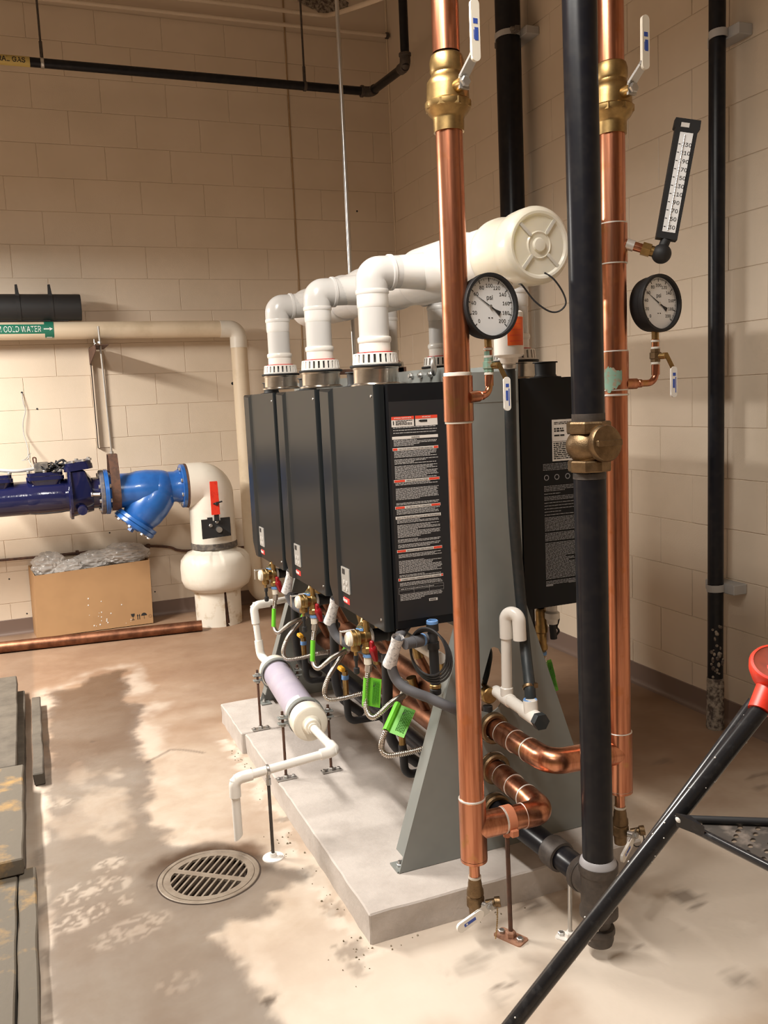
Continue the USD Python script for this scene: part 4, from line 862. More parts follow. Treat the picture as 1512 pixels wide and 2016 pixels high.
t0 = A(*(1.167, 1.955, 0.553)); a0 = A(*(1.177, 2.165, 0.555)); dv = nrm(a0 - t0); end = t0 - dv * .045
pv = thing('pvc_drain_tee', 'white PVC drain with hooked vent and dark hex plug below the black hose', 'pvc pipe', t0)
part(pv, 'pipe', cyl(t0, a0, .0168, n=24), 'pvc_white')
part(pv, 'tee', [cyl(t0 - dv * .038, t0 + dv * .042, .020, n=24, ch=.002), cyl(t0, A(t0[0], t0[1] + .004, t0[2] + .042), .019, n=24, ch=.002), cyl(t0 + dv * .115, t0 + dv * .165, .019, n=24, ch=.002)], 'pvc_white')
part(pv, 'blue_collar', [ring(A(t0[0], t0[1] + .004, t0[2] + .040), (0, 0, 1), .0185, .013, .006, 24)], 'blue_tape')
part(pv, 'plug', [cyl(end + dv * .008, end - dv * .012, .0225, n=6)], 'hose_black', smooth=False)
vb = t0 + dv * .140; vt = A(vb[0] + .004, vb[1], (1.177, 2.09, 0.766)[2])
part(pv, 'vent_pipe', cyl(vb, vt, .0148, n=24), 'pvc_white')
hx = nrm((.5, -.87, 0)); ht = vt + A(0, 0, .012)
part(pv, 'vent_hook', [tube(fillet([ht - A(0, 0, .05), ht + A(0, 0, .022), ht + hx * .040 + A(0, 0, .022), ht + hx * .042 - A(0, 0, .050)], .02, 10), .0185, 24)], 'pvc_white')
part(pv, 'socket', cyl(vb + A(0, 0, .008), vb + A(0, 0, .034), .0178, n=24, ch=.002), 'pvc_white')

# ------------------------------------------------------------------ fittings under every heater (built once under the nearest left heater)
names = ['nearest', 'middle', 'farthest']

def service_valve(label):
    c = A(*(0.82, 2.379, 0.709)); v = thing('relief_valve', label, 'valve', c, 'brass relief valves under the left heaters')
    ax = A(1, 0, 0); L = lambda prof, n=24: lat([(1.22 * r_, z_ * 1.1) for r_, z_ in prof], c, ax, n)
    part(v, 'face_disc', L([(0, -.012), (.013, -.012), (.017, -.008), (.018, 0), (.016, .002)]), 'pvc_cream', label='pale end disc')
    part(v, 'body', L([(.0165, 0), (.0205, .002), (.0205, .010), (.019, .012), (.0205, .014), (.0205, .022), (.017, .027), (.016, .036), (.018, .038), (.018, .052), (.014, .054)]), 'brass')
    part(v, 'white_ring', L([(.012, .053), (.019, .053), (.019, .060), (.012, .060)]), 'pvc_white')
    part(v, 'black_union', L([(.014, .060), (.016, .062), (.016, .10), (.019, .104), (.019, .125), (0, .125)]), 'dull_black')
    part(v, 'lever', [box(c + A(-.026, .012, -.018), c + A(-.022, .022, .024), .002), box(c + A(-.026, .010, .018), c + A(.02, .016, .024), .002)], 'zinc', smooth=False)
    part(v, 'outlet', [lat([(.008, 0), (.0135, -.012), (.015, -.026), (.013, -.030), (.0055, -.031), (.0055, -.046), (0, -.046)], c + A(.014, 0, -.008), n=18)], 'brass')
    part(v, 'drip_tube', [lat([(.0045, -.050), (.007, -.054), (.007, -.066), (.0045, -.07), (.0045, -.088), (.009, -.09), (.009, -.104), (.006, -.108), (0, -.108)], c + A(.014, 0, 0), n=14)], 'dull_black')
    part(v, 'riser', [cyl(c + A(.03, .004, .0), A(.878, c[1] + .03, .7625), .0095, n=16), cyl(c + A(.036, .010, .022), A(.874, c[1] + .026, .742), .0135, n=12)], 'brass')
    part(v, 'tape_band', cyl(c + A(.0345, .008, .014), c + A(.036, .0095, .024), .0138, n=16), 'blue_tape')
    return v
def red_valve(label):
    c = A(*(0.868, 2.372, 0.674)); v = thing('isolation_valve', label, 'valve', c, 'brass isolation valves with red handles under the left heaters')
    part(v, 'body', lat([(.009, .7625 - c[2]), (.009, .024), (.013, .022), (.0135, .008), (.0165, .004), (.0165, -.010), (.0125, -.013), (.0125, -.022), (.009, -.024)], c, n=10), 'brass', smooth=False)
    part(v, 'tape_band', lat([(.0128, -.014), (.0140, -.015), (.0140, -.024), (.0125, -.025)], c, n=18), 'blue_tape')
    part(v, 'nipple', lat([(.011, -.024), (.0115, -.028), (.0115, -.046), (.008, -.048), (.0072, -.05), (.0072, -.072), (0, -.072)], c, n=16), 'pvc_cream')
    d = nrm((.55, -.85, 0)); o = c + d * .016
    part(v, 'red_handle', [hull(lat([(0, 0), (.013, 0), (.014, .006), (.011, .012), (0, .013)], o, d, 18), lat([(0, 0), (.008, 0), (.007, .008), (0, .009)], o + A(.012, .01, -.034), d, 12)), hull(lat([(0, 0), (.01, 0), (.009, .008), (0, .009)], o, d, 12), lat([(0, 0), (.007, 0), (.006, .008), (0, .009)], o + A(-.004, -.006, .022), d, 12))], 'valve_red', smooth=45)
    return v
def tag_sheet(a, b, side, w1, w2, n, fold=.35):
    """a folded paper sleeve along the line a-b: a tube part round the connector and a flat flap"""
    d = nrm(b - a); side = nrm(side - d * np.dot(side, d)); n = np.cross(d, side)
    rows = [(-w1, -.006), (-w1 * .6, .006), (0, .010), (w1 * .8, .006), (w1 * 1.1, .0), (w1 * 1.3, -.003), (w1 * 1.3 + w2, .004)]
    v, f = [], []
    for off in (0, .0006):
        for e in (a, b):
            for s, h in rows: v.append(e + side * s + n * (h + off))
    k = len(rows)
    for i in range(k - 1):
        f += [[i, i + 1, k + i + 1], [i, k + i + 1, k + i], [2 * k + i, 3 * k + i + 1, 2 * k + i + 1], [2 * k + i, 3 * k + i, 3 * k + i + 1]]
    return trimesh.Trimesh(v, f, process=False), d, side, n
def connector(name_px, label, w2, tagpos, grp, pxs):
    P = [A(*p) for p in pxs]; v = thing('flex_connector', label, 'hose', P[0], grp)
    sp = spline(P, 6); part(v, 'corrugated_hose', corrugated(sp, .0076, .0056, .0014, 12), 'stainless', smooth=True)
    part(v, 'end_nut', [cyl(P[0] + nrm(P[0] - P[1]) * .016, P[0] + nrm(P[1] - P[0]) * .006, .0110, n=6), cyl(P[-1] - nrm(P[-1] - P[-2]) * .006, P[-1] + nrm(P[-1] - P[-2]) * .016, .0110, n=6)], 'zinc', smooth=False)
    a, b = tagpos; m, d, side, n = tag_sheet(A(*a), A(*b), A(*name_px), .0095, w2, None)
    tg = part(v, 'green_tag', m, 'tag_green', smooth=False, label='bright green paper tag')
    L = np.linalg.norm(A(*b) - A(*a)); rng = random.Random(label)
    if w2 > .01:
        pr = print_lines(0, w2 * .9, L * .8, w2 * .8, w2 * .10, rng, .55, .3, .3)
        for sg in (.0010, -.0006):
            q = pr.copy(); x0 = A(*a) + side * (.0095 * 1.3 + w2 * .02) + n * (.0005 + sg) + d * L * .08
            T = np.eye(4); T[:3, 0], T[:3, 1], T[:3, 2], T[:3, 3] = d, side + n * .007 / w2, n, x0; q.apply_transform(T); part(tg, 'tag_print', q, 'tag_dark', smooth=False)
        part(tg, 'tag_arrow', prism(Polygon([(0, 0), (.008, .006), (.006, .0065), (.006, .014), (.003, .014), (.003, .0065), (0, .006)]), .0004).apply_transform(np.block([[np.stack([side, -d, n], 1), (A(*a) + side * (.0124 + w2 * .30) + n * .0035 + d * L * .30)[:, None]], [np.zeros((1, 3)), np.ones((1, 1))]])), 'ink', smooth=False)
    return v
def foam_hose(label):
    P = [(.952, 2.26, .762), (0.893, 2.193, 0.743), (0.875, 2.199, 0.698), (0.875, 2.203, 0.665), (0.885, 2.201, 0.63), (0.9, 2.182, 0.608), (0.925, 2.16, 0.594), (0.96, 2.147, 0.577), (1, 2.12, 0.556), (1.05, 2.144, 0.524)]
    v = thing('insulated_hose', label, 'hose', P[2], 'grey insulated hoses under the left heaters')
    part(v, 'sleeve', tube(spline(P, 6), .0142, 18), 'foam_grey')
    a, b = A(*(0.885, 2.169, 0.755)), A(*(0.872, 2.21, 0.668)); d = b - a; m = lathe([(.0175, 0), (.0158, .25 * np.linalg.norm(d)), (.0165, .6 * np.linalg.norm(d)), (.0205, np.linalg.norm(d)), (.0188, np.linalg.norm(d)), (.015, .4 * np.linalg.norm(d))], 26)
    m = m.subdivide(); m.vertices[:, :2] *= (1 + .12 * (meshkit.noise(m.vertices * 160, 3) - .5))[:, None]
    part(v, 'paper_wrap', place(m, a, d), 'tag_white', label='crumpled white paper tag wrapped round the hose')
    return v
v0, r0 = service_valve('nearest brass relief valve under the left heaters, beside a grey hose'), red_valve('nearest brass valve with red handle under the left heaters')
f0 = foam_hose('nearest grey insulated hose with white paper wrap, bending behind the panel')
fp1 = [(0.868, 2.372, 0.611), (0.862, 2.375, 0.569), (0.858, 2.379, 0.522), (0.855, 2.371, 0.496), (0.855, 2.347, 0.481), (0.862, 2.324, 0.481), (0.88, 2.316, 0.495), (0.91, 2.329, 0.508), (0.945, 2.354, 0.511), (0.985, 2.391, 0.506)]
fp2 = [(1, 2.416, 0.523), (0.97, 2.384, 0.496), (0.92, 2.317, 0.484), (0.88, 2.272, 0.465), (0.865, 2.274, 0.432), (0.865, 2.286, 0.402), (0.87, 2.28, 0.386), (0.885, 2.271, 0.38), (0.93, 2.257, 0.384), (0.98, 2.231, 0.398), (1.04, 2.249, 0.392)]
tn = 'corrugated connectors under the left heaters'
fa0 = connector((.86, -.5, .02), 'nearest corrugated steel connector with folded green tag, dropping from the red-handled valve', .034, ((0.862, 2.376, 0.587), (0.855, 2.383, 0.499)), tn, fp1)
fb0 = connector((.80, -.45, -.34), 'nearest corrugated steel connector with slanted green tag, looping to the near panel', .044, ((0.93, 2.306, 0.518), (0.872, 2.265, 0.46)), tn, fp2)
for k in (1, 2):
    o = (0, PITCHY * k * 1.012, .004 * k)
    dup(v0, o, names[k] + ' brass relief valve under the left heaters'); dup(r0, o, names[k] + ' brass valve with red handle under the left heaters')
    dup(f0, o, names[k] + ' grey insulated hose with white paper wrap under the left heaters')
def slim(src_pts, label, tagpos, k):
    o = A(0, PITCHY * k * 1.012, .004 * k)
    return connector((0, -1, .02), label, .004, tuple(A(*q) + o for q in tagpos), tn, [A(*q) + o for q in src_pts])
slim(fp1, 'middle corrugated steel connector with rolled green tag under the red-handled valve', (fp1[1], fp1[3]), 1)
slim(fp1, 'farthest corrugated steel connector with rolled green tag under the left heaters', (fp1[1], fp1[3]), 2)
slim(fp2, 'middle corrugated steel connector looping low behind the nearest green tag', (fp2[0], fp2[1]), 1)
slim(fp2, 'farthest corrugated steel connector looping low behind the middle green tag', (fp2[0], fp2[1]), 2)
# fittings only the nearest heater shows
bt = thing('black_drain_tee', 'upright black plastic tee with brass ring under the nearest left heater', 'pipe fitting', (0.99, 2.171, 0.767))
a, b = A(*(0.99, 2.174, 0.777)), A(*(0.99, 2.169, 0.606))
part(bt, 'stem', [cyl(a, b, .0135, n=22), cyl(a, a + (b - a) * .12, .017, n=22), cyl(a + (b - a) * .30, a + (b - a) * .42, .0165, n=22)], 'dull_black')
part(bt, 'brass_ring', ring(b - A(0, 0, .006), (0, 0, 1), .0165, .012, .012, 24), 'brass'); part(bt, 'cap', cyl(b - A(0, 0, .012), b - A(0, 0, .030), .016, n=20, ch=.003), 'dull_black')
part(bt, 'blue_seal', ring(a + A(0, 0, .004), (0, 0, 1), .0165, .012, .012, 24), 'blue_tape')
g0, g1_ = A(*(0.9, 2.161, 0.735)), A(*(0.985, 2.187, 0.734))
part(bt, 'grey_union', [cyl(g0, g0 + (g1_ - g0) * .35, .0155, n=20), cyl(g0 + (g1_ - g0) * .32, g0 + (g1_ - g0) * .66, .018, n=12), cyl(g0 + (g1_ - g0) * .74, g1_, .0155, n=20)], 'foam_grey'); part(bt, 'blue_seal', cyl(g0 + (g1_ - g0) * .66, g0 + (g1_ - g0) * .75, .0175, n=20), 'blue_tape')
cc = A(*(0.955, 2.131, 0.713)); loops = []
for k in range(4):
    ry, rz_, ox = .052 + .005 * k, .066 + .002 * k, .004 * k
    loops.append(tube([cc + A(.05 * math.cos(t) * .6 + ox, -ry * math.cos(t) + .003 * k, rz_ * math.sin(t) - .006 * k) for t in np.linspace(0, 2 * PI, 40)], .0032, 8, cap=False))
single('cable_coil', loops, 'rubber', 'coil of black cable hanging around the upright black tee', 'cable')
wp = thing('condensate_pipe', 'white PVC condensate pipe running under the left heaters', 'pvc pipe', (1.02, 2.6, .66))
part(wp, 'pipe', cyl((1.02, 2.19, .668), (1.02, 3.72, .690), .0165, n=20), 'pvc_white')
for k in range(3): part(wp, 'tee', [cyl((1.02, 2.50 + PITCHY * k, .672 + .007 * k), (1.02, 2.58 + PITCHY * k, .673 + .007 * k), .021, n=20, ch=.002), cyl((1.02, 2.54 + PITCHY * k, .673), (1.02, 2.54 + PITCHY * k, .755), .014, n=16)], 'pvc_white')
gm = thing('iron_gas_manifold', 'black iron gas manifold low in the rack', 'iron pipe', (1.156, 2.9, .215))
part(gm, 'pipe', cyl((1.156, 2.20, .215), (1.156, 3.72, .215), .03, n=24), 'black_iron')
for k in range(3):
    y = 2.42 + PITCHY * k
    part(gm, 'drop', tube(fillet([(1.156, y, .235), (.99, y, .24), (.985, y, .34)], .03), .013, 14), 'dull_black'); part(gm, 'gas_cock', [cyl((.985, y, .33), (.985, y, .43), .011, n=8)], 'brass', smooth=False); part(gm, 'cock_tag', cyl((.985, y, .40), (.985, y, .415), .0135, n=14), 'blue_tape'); part(gm, 'yellow_handle', box((.965, y - .012, .43), (.985, y + .03, .446), .004), 'yellow_plastic', smooth=False)
    part(gm, 'cock_hose', tube(spline([(.985, y + .10, .60), (.98, y + .09, .50), (.98, y + .10, .40), (1.0, y + .11, .30), (1.08, y + .11, .22)], 6), .017, 14), 'rubber')

mfit = thing('brass_fitting', 'brass coupling with black hose seen through the hole of the near panel', 'pipe fitting', (1.135, 2.22, .545))
q_ = A(*(1.156, 2.17, 0.545)); part(mfit, 'coupling', [cyl(q_ - A(0, .012, 0), q_ + A(0, .06, 0), .024, n=24, ch=.003)], 'brass'); part(mfit, 'white_elbow', tube(fillet([q_ + A(-.03, .05, .018), q_ + A(-.002, .05, .030), q_ + A(.012, .09, .035)], .015), .018, 16), 'pvc_cream')
part(mfit, 'black_hose', tube(spline([q_ + A(.004, .05, .02), q_ + A(.022, .06, .055), q_ + A(.05, .10, .10), q_ + A(.06, .2, .12)], 6), .017, 16), 'hose_black'); part(mfit, 'black_knob', [cyl(q_ + A(-.006, -.004, -.03), q_ + A(-.006, -.004, -.055), .014, n=16)], 'dull_black')
# right-side fittings seen in the gap beside the black gas pipe
rv = thing('relief_valve', 'brass valve with white union under the nearest right heater', 'valve', (1.469, 2.36, 0.664))
c = A(*(1.453, 2.36, 0.65))
part(rv, 'body', [lat([(.012, .07), (.017, .06), (.017, .02), (.020, .015), (.020, -.005), (.016, -.01), (.016, -.045), (.019, -.05), (.019, -.062), (.013, -.068), (.011, -.09)], c, n=16)], 'brass')
part(rv, 'red_handle', hull(trimesh.creation.icosphere(2, .012).apply_translation(c + A(-.022, -.004, -.045)), trimesh.creation.icosphere(2, .009).apply_translation(c + A(-.026, .01, -.07))), 'valve_red')
w = A(*(1.475, 2.33, 0.7))
part(rv, 'white_union', lat([(.012, .040), (.016, .036), (.016, .016), (.0235, .010), (.0235, -.008), (.018, -.014), (.016, -.026), (0, -.026)], w, n=20), 'pvc_white'); part(rv, 'black_tail', cyl(w - A(0, 0, .024), w - A(-.004, 0, .075), .011, n=16), 'dull_black')
part(rv, 'wire_loop', tube(spline([w + A(.02, .02, .02), w + A(.036, .02, -.01), w + A(.034, .02, -.03), w + A(.028, .02, -.045), w + A(.036, .02, -.06), w + A(.022, .02, -.075)], 6), .0035, 8), 'rubber'); part(rv, 'tape_band', ring(c - A(0, 0, .076), (0, 0, 1), .0155, .01, .012, 18), 'blue_tape')
P = [(1.468, 2.38, 0.59), (1.474, 2.38, 0.542), (1.486, 2.38, 0.472), (1.498, 2.38, 0.423), (1.546, 2.42, 0.355)]
connector((1, .2, 0), 'corrugated connector with green tag behind the right slope of the near panel', .018, ((1.467, 2.375, 0.536), (1.493, 2.375, 0.428)), 'corrugated connectors under the right heaters', P)

# ------------------------------------------------------------------ condensate neutralizer with its hangers and PVC pipes
N0, N1 = A(.812, 2.815, .302), A(.862, 3.50, .305); nd = nrm(N1 - N0); NL = np.linalg.norm(N1 - N0)
nz = thing('condensate_neutralizer', 'lavender clear tube with white end caps slung over the pad', 'neutralizer', N0)
part(nz, 'tube', cyl(N0 + nd * .05, N1 - nd * .05, .0565, n=40), 'lavender')
def capm(o, d): return lat([(.058, .075), (.0605, .073), (.063, .065), (.063, .018), (.060, .006), (.052, .0), (.034, -.002), (.032, -.008), (.028, -.012), (.026, -.03), (.0185, -.031), (.0185, -.040), (0, -.040)], o, d, 44)
part(nz, 'end_cap', capm(N0, nd), 'pvc_cream'); part(nz, 'end_cap', capm(N1, -nd), 'pvc_cream')
l = lathe([(.0572, .095), (.0572, .16)], 56); a2 = np.arctan2(l.triangles_center[:, 1], l.triangles_center[:, 0]); l.update_faces((a2 > .2) & (a2 < 1.9)); part(nz, 'paper_label', place(l, N0, nd, (-.5, 0, 1)), 'label_white')
for k, s in enumerate((.088, NL - .085)):
    c = N0 + nd * s; sd = nrm(np.cross(nd, (0, 0, 1)))
    h = thing('tube_hanger', ['grey strap clamp on two threaded rods at the near end of the lavender tube', 'grey strap clamp on two threaded rods at the far end of the lavender tube'][k], 'clamp', (c[0], c[1], .086))
    part(h, 'strap', lat([(.0635 if s < .1 or s > NL - .1 else .058, -.012), (.0675, -.012), (.0675, .012), (.0635, .012), (.0635, -.012)], c, nd, 40), 'rack_paint')
    for t in (-1, 1):
        e = c + sd * t * .082; part(h, 'ear', [box(e + A(-.018, -.012, -.016), e + A(.018, .012, -.010), .002), box(e + A(-.018, -.012, .004), e + A(.018, .012, .010), .002)], 'rack_paint', smooth=False)
        zz = .0865
        r_ = part(h, 'threaded_rod', cyl((e[0], e[1], zz), (e[0], e[1], e[2] + .03), .0048, n=10), 'rust')
        part(r_, 'nut', [bolt(A(e[0], e[1], e[2] + .010), (0, 0, 1), .010, .008), bolt(A(e[0], e[1], e[2] - .024), (0, 0, 1), .010, .008), bolt(A(e[0], e[1], zz + .004), (0, 0, 1), .010, .010)], 'zinc', smooth=False)
        part(h, 'foot_plate', [box((e[0] - .036, e[1] - .014, zz), (e[0] + .036, e[1] + .014, zz + .004)), bolt((e[0] - .027, e[1], zz + .004), (0, 0, 1), .007, .006), bolt((e[0] + .027, e[1], zz + .004), (0, 0, 1), .007, .006)], 'zinc', smooth=False)
rp = .0137
ob = A(.812, 2.557, .304); oe = A(.487, 2.557, .277)
po = thing('pvc_outlet_pipe', 'white PVC pipe from the lavender tube bending down to the floor drain', 'pvc pipe', (oe[0], oe[1], .05))
part(po, 'pipe', [cyl(N0 - nd * .03, ob + A(0, .01, 0), rp, n=22), cyl(ob, oe, rp, n=22)], 'pvc_white')
dp = cyl(oe, (oe[0] + .003, oe[1] + .01, .06), rp, n=28); dp = cut(dp, A(oe[0], oe[1], .085), (-.75, 0, 1)); part(po, 'drop_pipe', dp, 'pvc_white')
part(po, 'elbow', tube(fillet([ob + A(0, .05, 0), ob, ob + A(-.05, 0, -.004)], .020, 8), rp + .004, 22), 'pvc_white')
part(po, 'elbow', tube(fillet([oe + A(.055, 0, .0045), oe, oe + A(0, .002, -.055)], .024, 8), rp + .004, 22), 'pvc_white')
ps = thing('pipe_support', 'dark threaded rod with ring clamp holding the white drain pipe', 'pipe support', (0.591, 2.557, 0))
pc = A(.591, 2.557, .2855)
part(ps, 'rod', cyl((.591, 2.557, .012), (.591, 2.557, .262), .0052, n=10), 'malleable_iron')
part(ps, 'ring_clamp', [ring(pc, (1, 0, .08), .0175, .0138, .010, 24)], 'zinc'); part(ps, 'clamp_nut', [cyl((.591, 2.557, .238), (.591, 2.557, .258), .0085, n=6), cyl((.591, 2.557, .258), (.591, 2.557, .272), .0065, n=6)], 'zinc', smooth=False)
part(ps, 'base', [lat([(0, 0), (.034, 0), (.033, .003), (.012, .004), (.010, .016), (0, .016)], (.591, 2.557, 0), n=20), bolt((.613, 2.545, .003), (0, 0, 1), .006, .006)], 'label_white')
ia, ib, ic = A(*(0.962, 3.62, 0.558)), A(*(0.822, 3.62, 0.554)), A(*(0.834, 3.6, 0.34))
pi_ = thing('pvc_inlet_pipe', 'white PVC pipe bending down into the far end of the lavender tube', 'pvc pipe', ib)
part(pi_, 'pipe', [cyl(ia + A(.12, 0, .01), ib, rp, n=22), cyl(ib, ic, rp, n=22)], 'pvc_white')
part(pi_, 'elbow', tube(fillet([ib + (ia - ib) * .5, ib, ib + (ic - ib) * .36], .024, 8), rp + .004, 22), 'pvc_white')
part(pi_, 'elbow', tube(fillet([ic + (ib - ic) * .30, ic, N1 + nd * .02], .03, 8), rp + .004, 22), 'pvc_white')
# ------------------------------------------------------------------ fire main along the back wall
MY, MZ = 5.64, .905
def flange(x, r, t, m_, parent, name='flange', n=8, d=(1, 0, 0), c=None, side=1):
    c = A(x, MY, MZ) if c is None else c
    p = part(parent, name, lat([(0, -t / 2), (r - .003, -t / 2), (r, -t / 2 + .003), (r, t / 2 - .003), (r - .003, t / 2), (0, t / 2)], c, d, 48), m_)
    x_, y_, z_ = basis(d); bs = []
    for k in range(n):
        a = (k + .5) * 2 * PI / n; e = c + (x_ * math.cos(a) + y_ * math.sin(a)) * (r - .022)
        bs += [bolt(e + z_ * t / 2, z_, .013, .011), bolt(e - z_ * t / 2, -z_, .013, .011)]
    part(p, 'flange_bolt', bs, 'zinc', smooth=False); return p
nm = thing('fire_main_pipe', 'glossy dark navy main pipe with bolted valve bonnets along the back wall', 'pipe', (-.1, MY, MZ))
X = lambda prof, n=44: lat(prof, (0, MY, MZ), (1, 0, 0), n)
part(nm, 'pipe', X([(.100, -1.6), (.100, .22)]), 'navy_paint')
part(nm, 'branch_neck', [lat([(.102, .0), (.080, .03), (.072, .07), (.074, .10), (.085, .115)], (.075, MY, MZ), (0, 0, 1), 36), X([(.1, -.03), (.104, 0), (.106, .06), (.104, .15), (.1, .18)])], 'navy_paint')
def bonnet(x, w, dpt, z, parent):
    pl = part(parent, 'bonnet', [frame(prism(rrect(w, dpt, .03), .022), A(x, MY, z), (1, 0, 0), (0, 1, 0)), frame(prism(rrect(w * .94, dpt * .94, .03), .02), A(x, MY, z + .024), (1, 0, 0), (0, 1, 0)), hull(frame(prism(rrect(w * .9, dpt * .9, .03), .002), A(x, MY, z), (1, 0, 0), (0, 1, 0)), frame(prism(rrect(w * .55, dpt * .6, .03), .002), A(x, MY, z - .075), (1, 0, 0), (0, 1, 0)))], 'navy_paint', smooth=30)
    part(pl, 'bonnet_bolt', [bolt(A(x + w * .42 * sx, MY + dpt * .4 * sy, z + .044), (0, 0, 1), .012, .014) for sx in (-1, 0, 1) for sy in (-1, 1)], 'zinc', smooth=False)
bonnet(.075, .21, .19, MZ + .105, nm); bonnet(-.20, .20, .19, MZ + .105, nm)
sw = thing('tamper_switch', 'small dusty grey switch box with tangled black wires on the navy main', 'switch', (.075, MY, MZ + .15))
part(sw, 'box', box((.02, MY - .05, MZ + .15), (.10, MY + .05, MZ + .205), .004), 'dust', smooth=False)
rng = np.random.default_rng(3); ws = []
for k in range(9):
    c = A(.11 + rng.uniform(-.03, .05), MY - .04 + rng.uniform(-.03, .03), MZ + .175); ws.append(tube(spline([c + rng.normal(0, [.03, .02, .018]) for _ in range(6)], 5), .0045, 7))
ws.append(tube(spline([A(.13, MY - .05, MZ + .19), A(.18, MY - .05, MZ + .215), A(.195, MY - .05, MZ + .19), A(.17, MY - .05, MZ + .165), A(.13, MY - .05, MZ + .16)], 6), .006, 8))
part(sw, 'wires', ws, 'rubber'); part(sw, 'hook', tube(spline([A(.022, MY - .04, MZ + .20), A(.018, MY - .04, MZ + .235), A(.034, MY - .04, MZ + .235), A(.034, MY - .04, MZ + .205)], 6), .004, 8), 'rust')
part(sw, 'conduit_stub', tube(spline([A(.02, MY, MZ + .17), A(-.08, MY - .02, MZ + .165), A(-.2, MY, MZ + .18)], 6), .010, 10), 'print_grey')
cvx = thing('fire_check_valve', 'stout navy check valve with bolted top cover left of the blue strainer', 'valve', (.28, MY, MZ))
part(cvx, 'body', [hull(lat([(0, 0), (.125, .0), (.138, .008), (.138, .022), (0, .022)], (.195, MY, MZ - .012), (1, 0, 0), 40), box((.20, MY - .11, MZ + .12), (.225, MY + .11, MZ + .155), .01)), hull(lat([(0, 0), (.120, .0), (0, .01)], (.215, MY, MZ - .015), (1, 0, 0), 40), lat([(0, 0), (.105, 0), (0, .01)], (.335, MY, MZ - .005), (1, 0, 0), 40), box((.21, MY - .10, MZ + .12), (.30, MY + .10, MZ + .15), .01))], 'navy_paint', smooth=30)
cov = part(cvx, 'cover', [frame(prism(rrect(.165, .22, .04), .03), A(.265, MY, MZ + .150), (1, 0, .10), (0, 1, 0)), frame(prism(rrect(.15, .205, .04), .02), A(.265, MY, MZ + .178), (1, 0, .10), (0, 1, 0))], 'navy_paint', smooth=30)
part(cov, 'cover_dust', frame(prism(rrect(.14, .19, .04), .004), A(.264, MY, MZ + .1965), (1, 0, .10), (0, 1, 0)), 'dusty_navy', smooth=False)
part(cov, 'cover_bolt', [bolt(A(.265 + dx, MY + dy, MZ + .198 + dx * .1), (0, 0, 1), .012, .012) for dx, dy in ((-.068, -.07), (-.03, -.095), (.03, -.095), (.068, -.07), (-.068, .07), (.068, .07), (0, .095))], 'zinc', smooth=False)
part(cvx, 'plug', lat([(0, .0), (.030, .0), (.032, .01), (.028, .028), (0, .03)], (.268, MY - .102, MZ - .085), (-.15, -1, -.15), 24), 'navy_paint')
part(cvx, 'neck', X([(.095, .32), (.095, .385)]), 'navy_paint'); flange(.392, .135, .026, 'dusty_navy', cvx)
part(cvx, 'side_boss', [cyl((.33, MY - .10, MZ - .0), (.375, MY - .12, MZ + .0), .011, n=10), bolt((.33, MY - .10, MZ), (-1, -.4, 0), .014, .012)], 'zinc', smooth=False)
ys = thing('y_strainer', 'bright blue painted Y strainer with slanted bolted leg on the main', 'strainer', (.62, MY, MZ))
leg = nrm(A(-.64, 0, -.77)); lc = A(.755, MY, MZ + .01)
flange(.418, .137, .026, 'blue_paint', ys, n=8); flange(.880, .137, .026, 'blue_paint', ys, n=8)
part(ys, 'barrel', [X([(.098, .43), (.106, .45), (.106, .56), (.115, .60), (.118, .66), (.112, .74), (.098, .78), (.096, .83), (.104, .85), (.104, .872)])], 'blue_paint')
part(ys, 'leg', [lat([(.10, -.02), (.122, .06), (.128, .13), (.124, .20), (.108, .25), (.100, .272)], lc, leg, 44), trimesh.creation.icosphere(4, .116).apply_translation(A(.735, MY, MZ - .005))], 'blue_paint')
e = lc + leg * .268
p_ = part(ys, 'leg_flange', lat([(0, -.012), (.136, -.012), (.139, -.009), (.139, .009), (.136, .012), (0, .012)], e, leg, 44), 'blue_paint')
p_ = part(ys, 'leg_cover', lat([(0, .014), (.136, .014), (.139, .017), (.139, .036), (.134, .041), (.05, .041), (.045, .052), (0, .052)], e, leg, 44), 'blue_paint')
x_, y_, z_ = basis(leg); part(p_, 'cover_bolt', [bolt(e + (x_ * math.cos(a) + y_ * math.sin(a)) * .118 + leg * .041, leg, .012, .014) for a in np.arange(8) * PI / 4 + .3], 'zinc', smooth=False)
part(p_, 'drain_plug', cyl(e + leg * .05 - x_ * 0, e + leg * .075, .02, n=6), 'blue_paint', smooth=False)
# white jacketed riser
jr = thing('jacketed_riser', 'white jacketed pipe elbow dropping to a bulging sleeve on the floor', 'pipe', (1.055, MY, 0))
RX = 1.052
part(jr, 'elbow_jacket', tube(fillet([A(.905, MY, MZ), A(RX, MY, MZ + .0), A(RX, MY, .52)], .135, 16), .142, 44, radii=None), 'jacket_white')
part(jr, 'rust_collar', lat([(.10, -.012), (.138, -.012), (.140, .0), (.138, .014), (.10, .014)], (.903, MY, MZ), (1, 0, 0), 44), 'rust')
part(jr, 'black_band', lat([(.1425, .535), (.1475, .530), (.1475, .500), (.1425, .495)], (RX, MY, 0), n=44), 'dust')
m = lathe([(.118, .515), (.125, .50), (.15, .48), (.19, .465), (.218, .43), (.224, .37), (.222, .30), (.205, .255), (.17, .23), (.145, .222)], 64).subdivide()
a = np.arctan2(m.vertices[:, 1], m.vertices[:, 0]); hi = sstep(.40, .47, m.vertices[:, 2]) * sstep(.53, .49, m.vertices[:, 2])
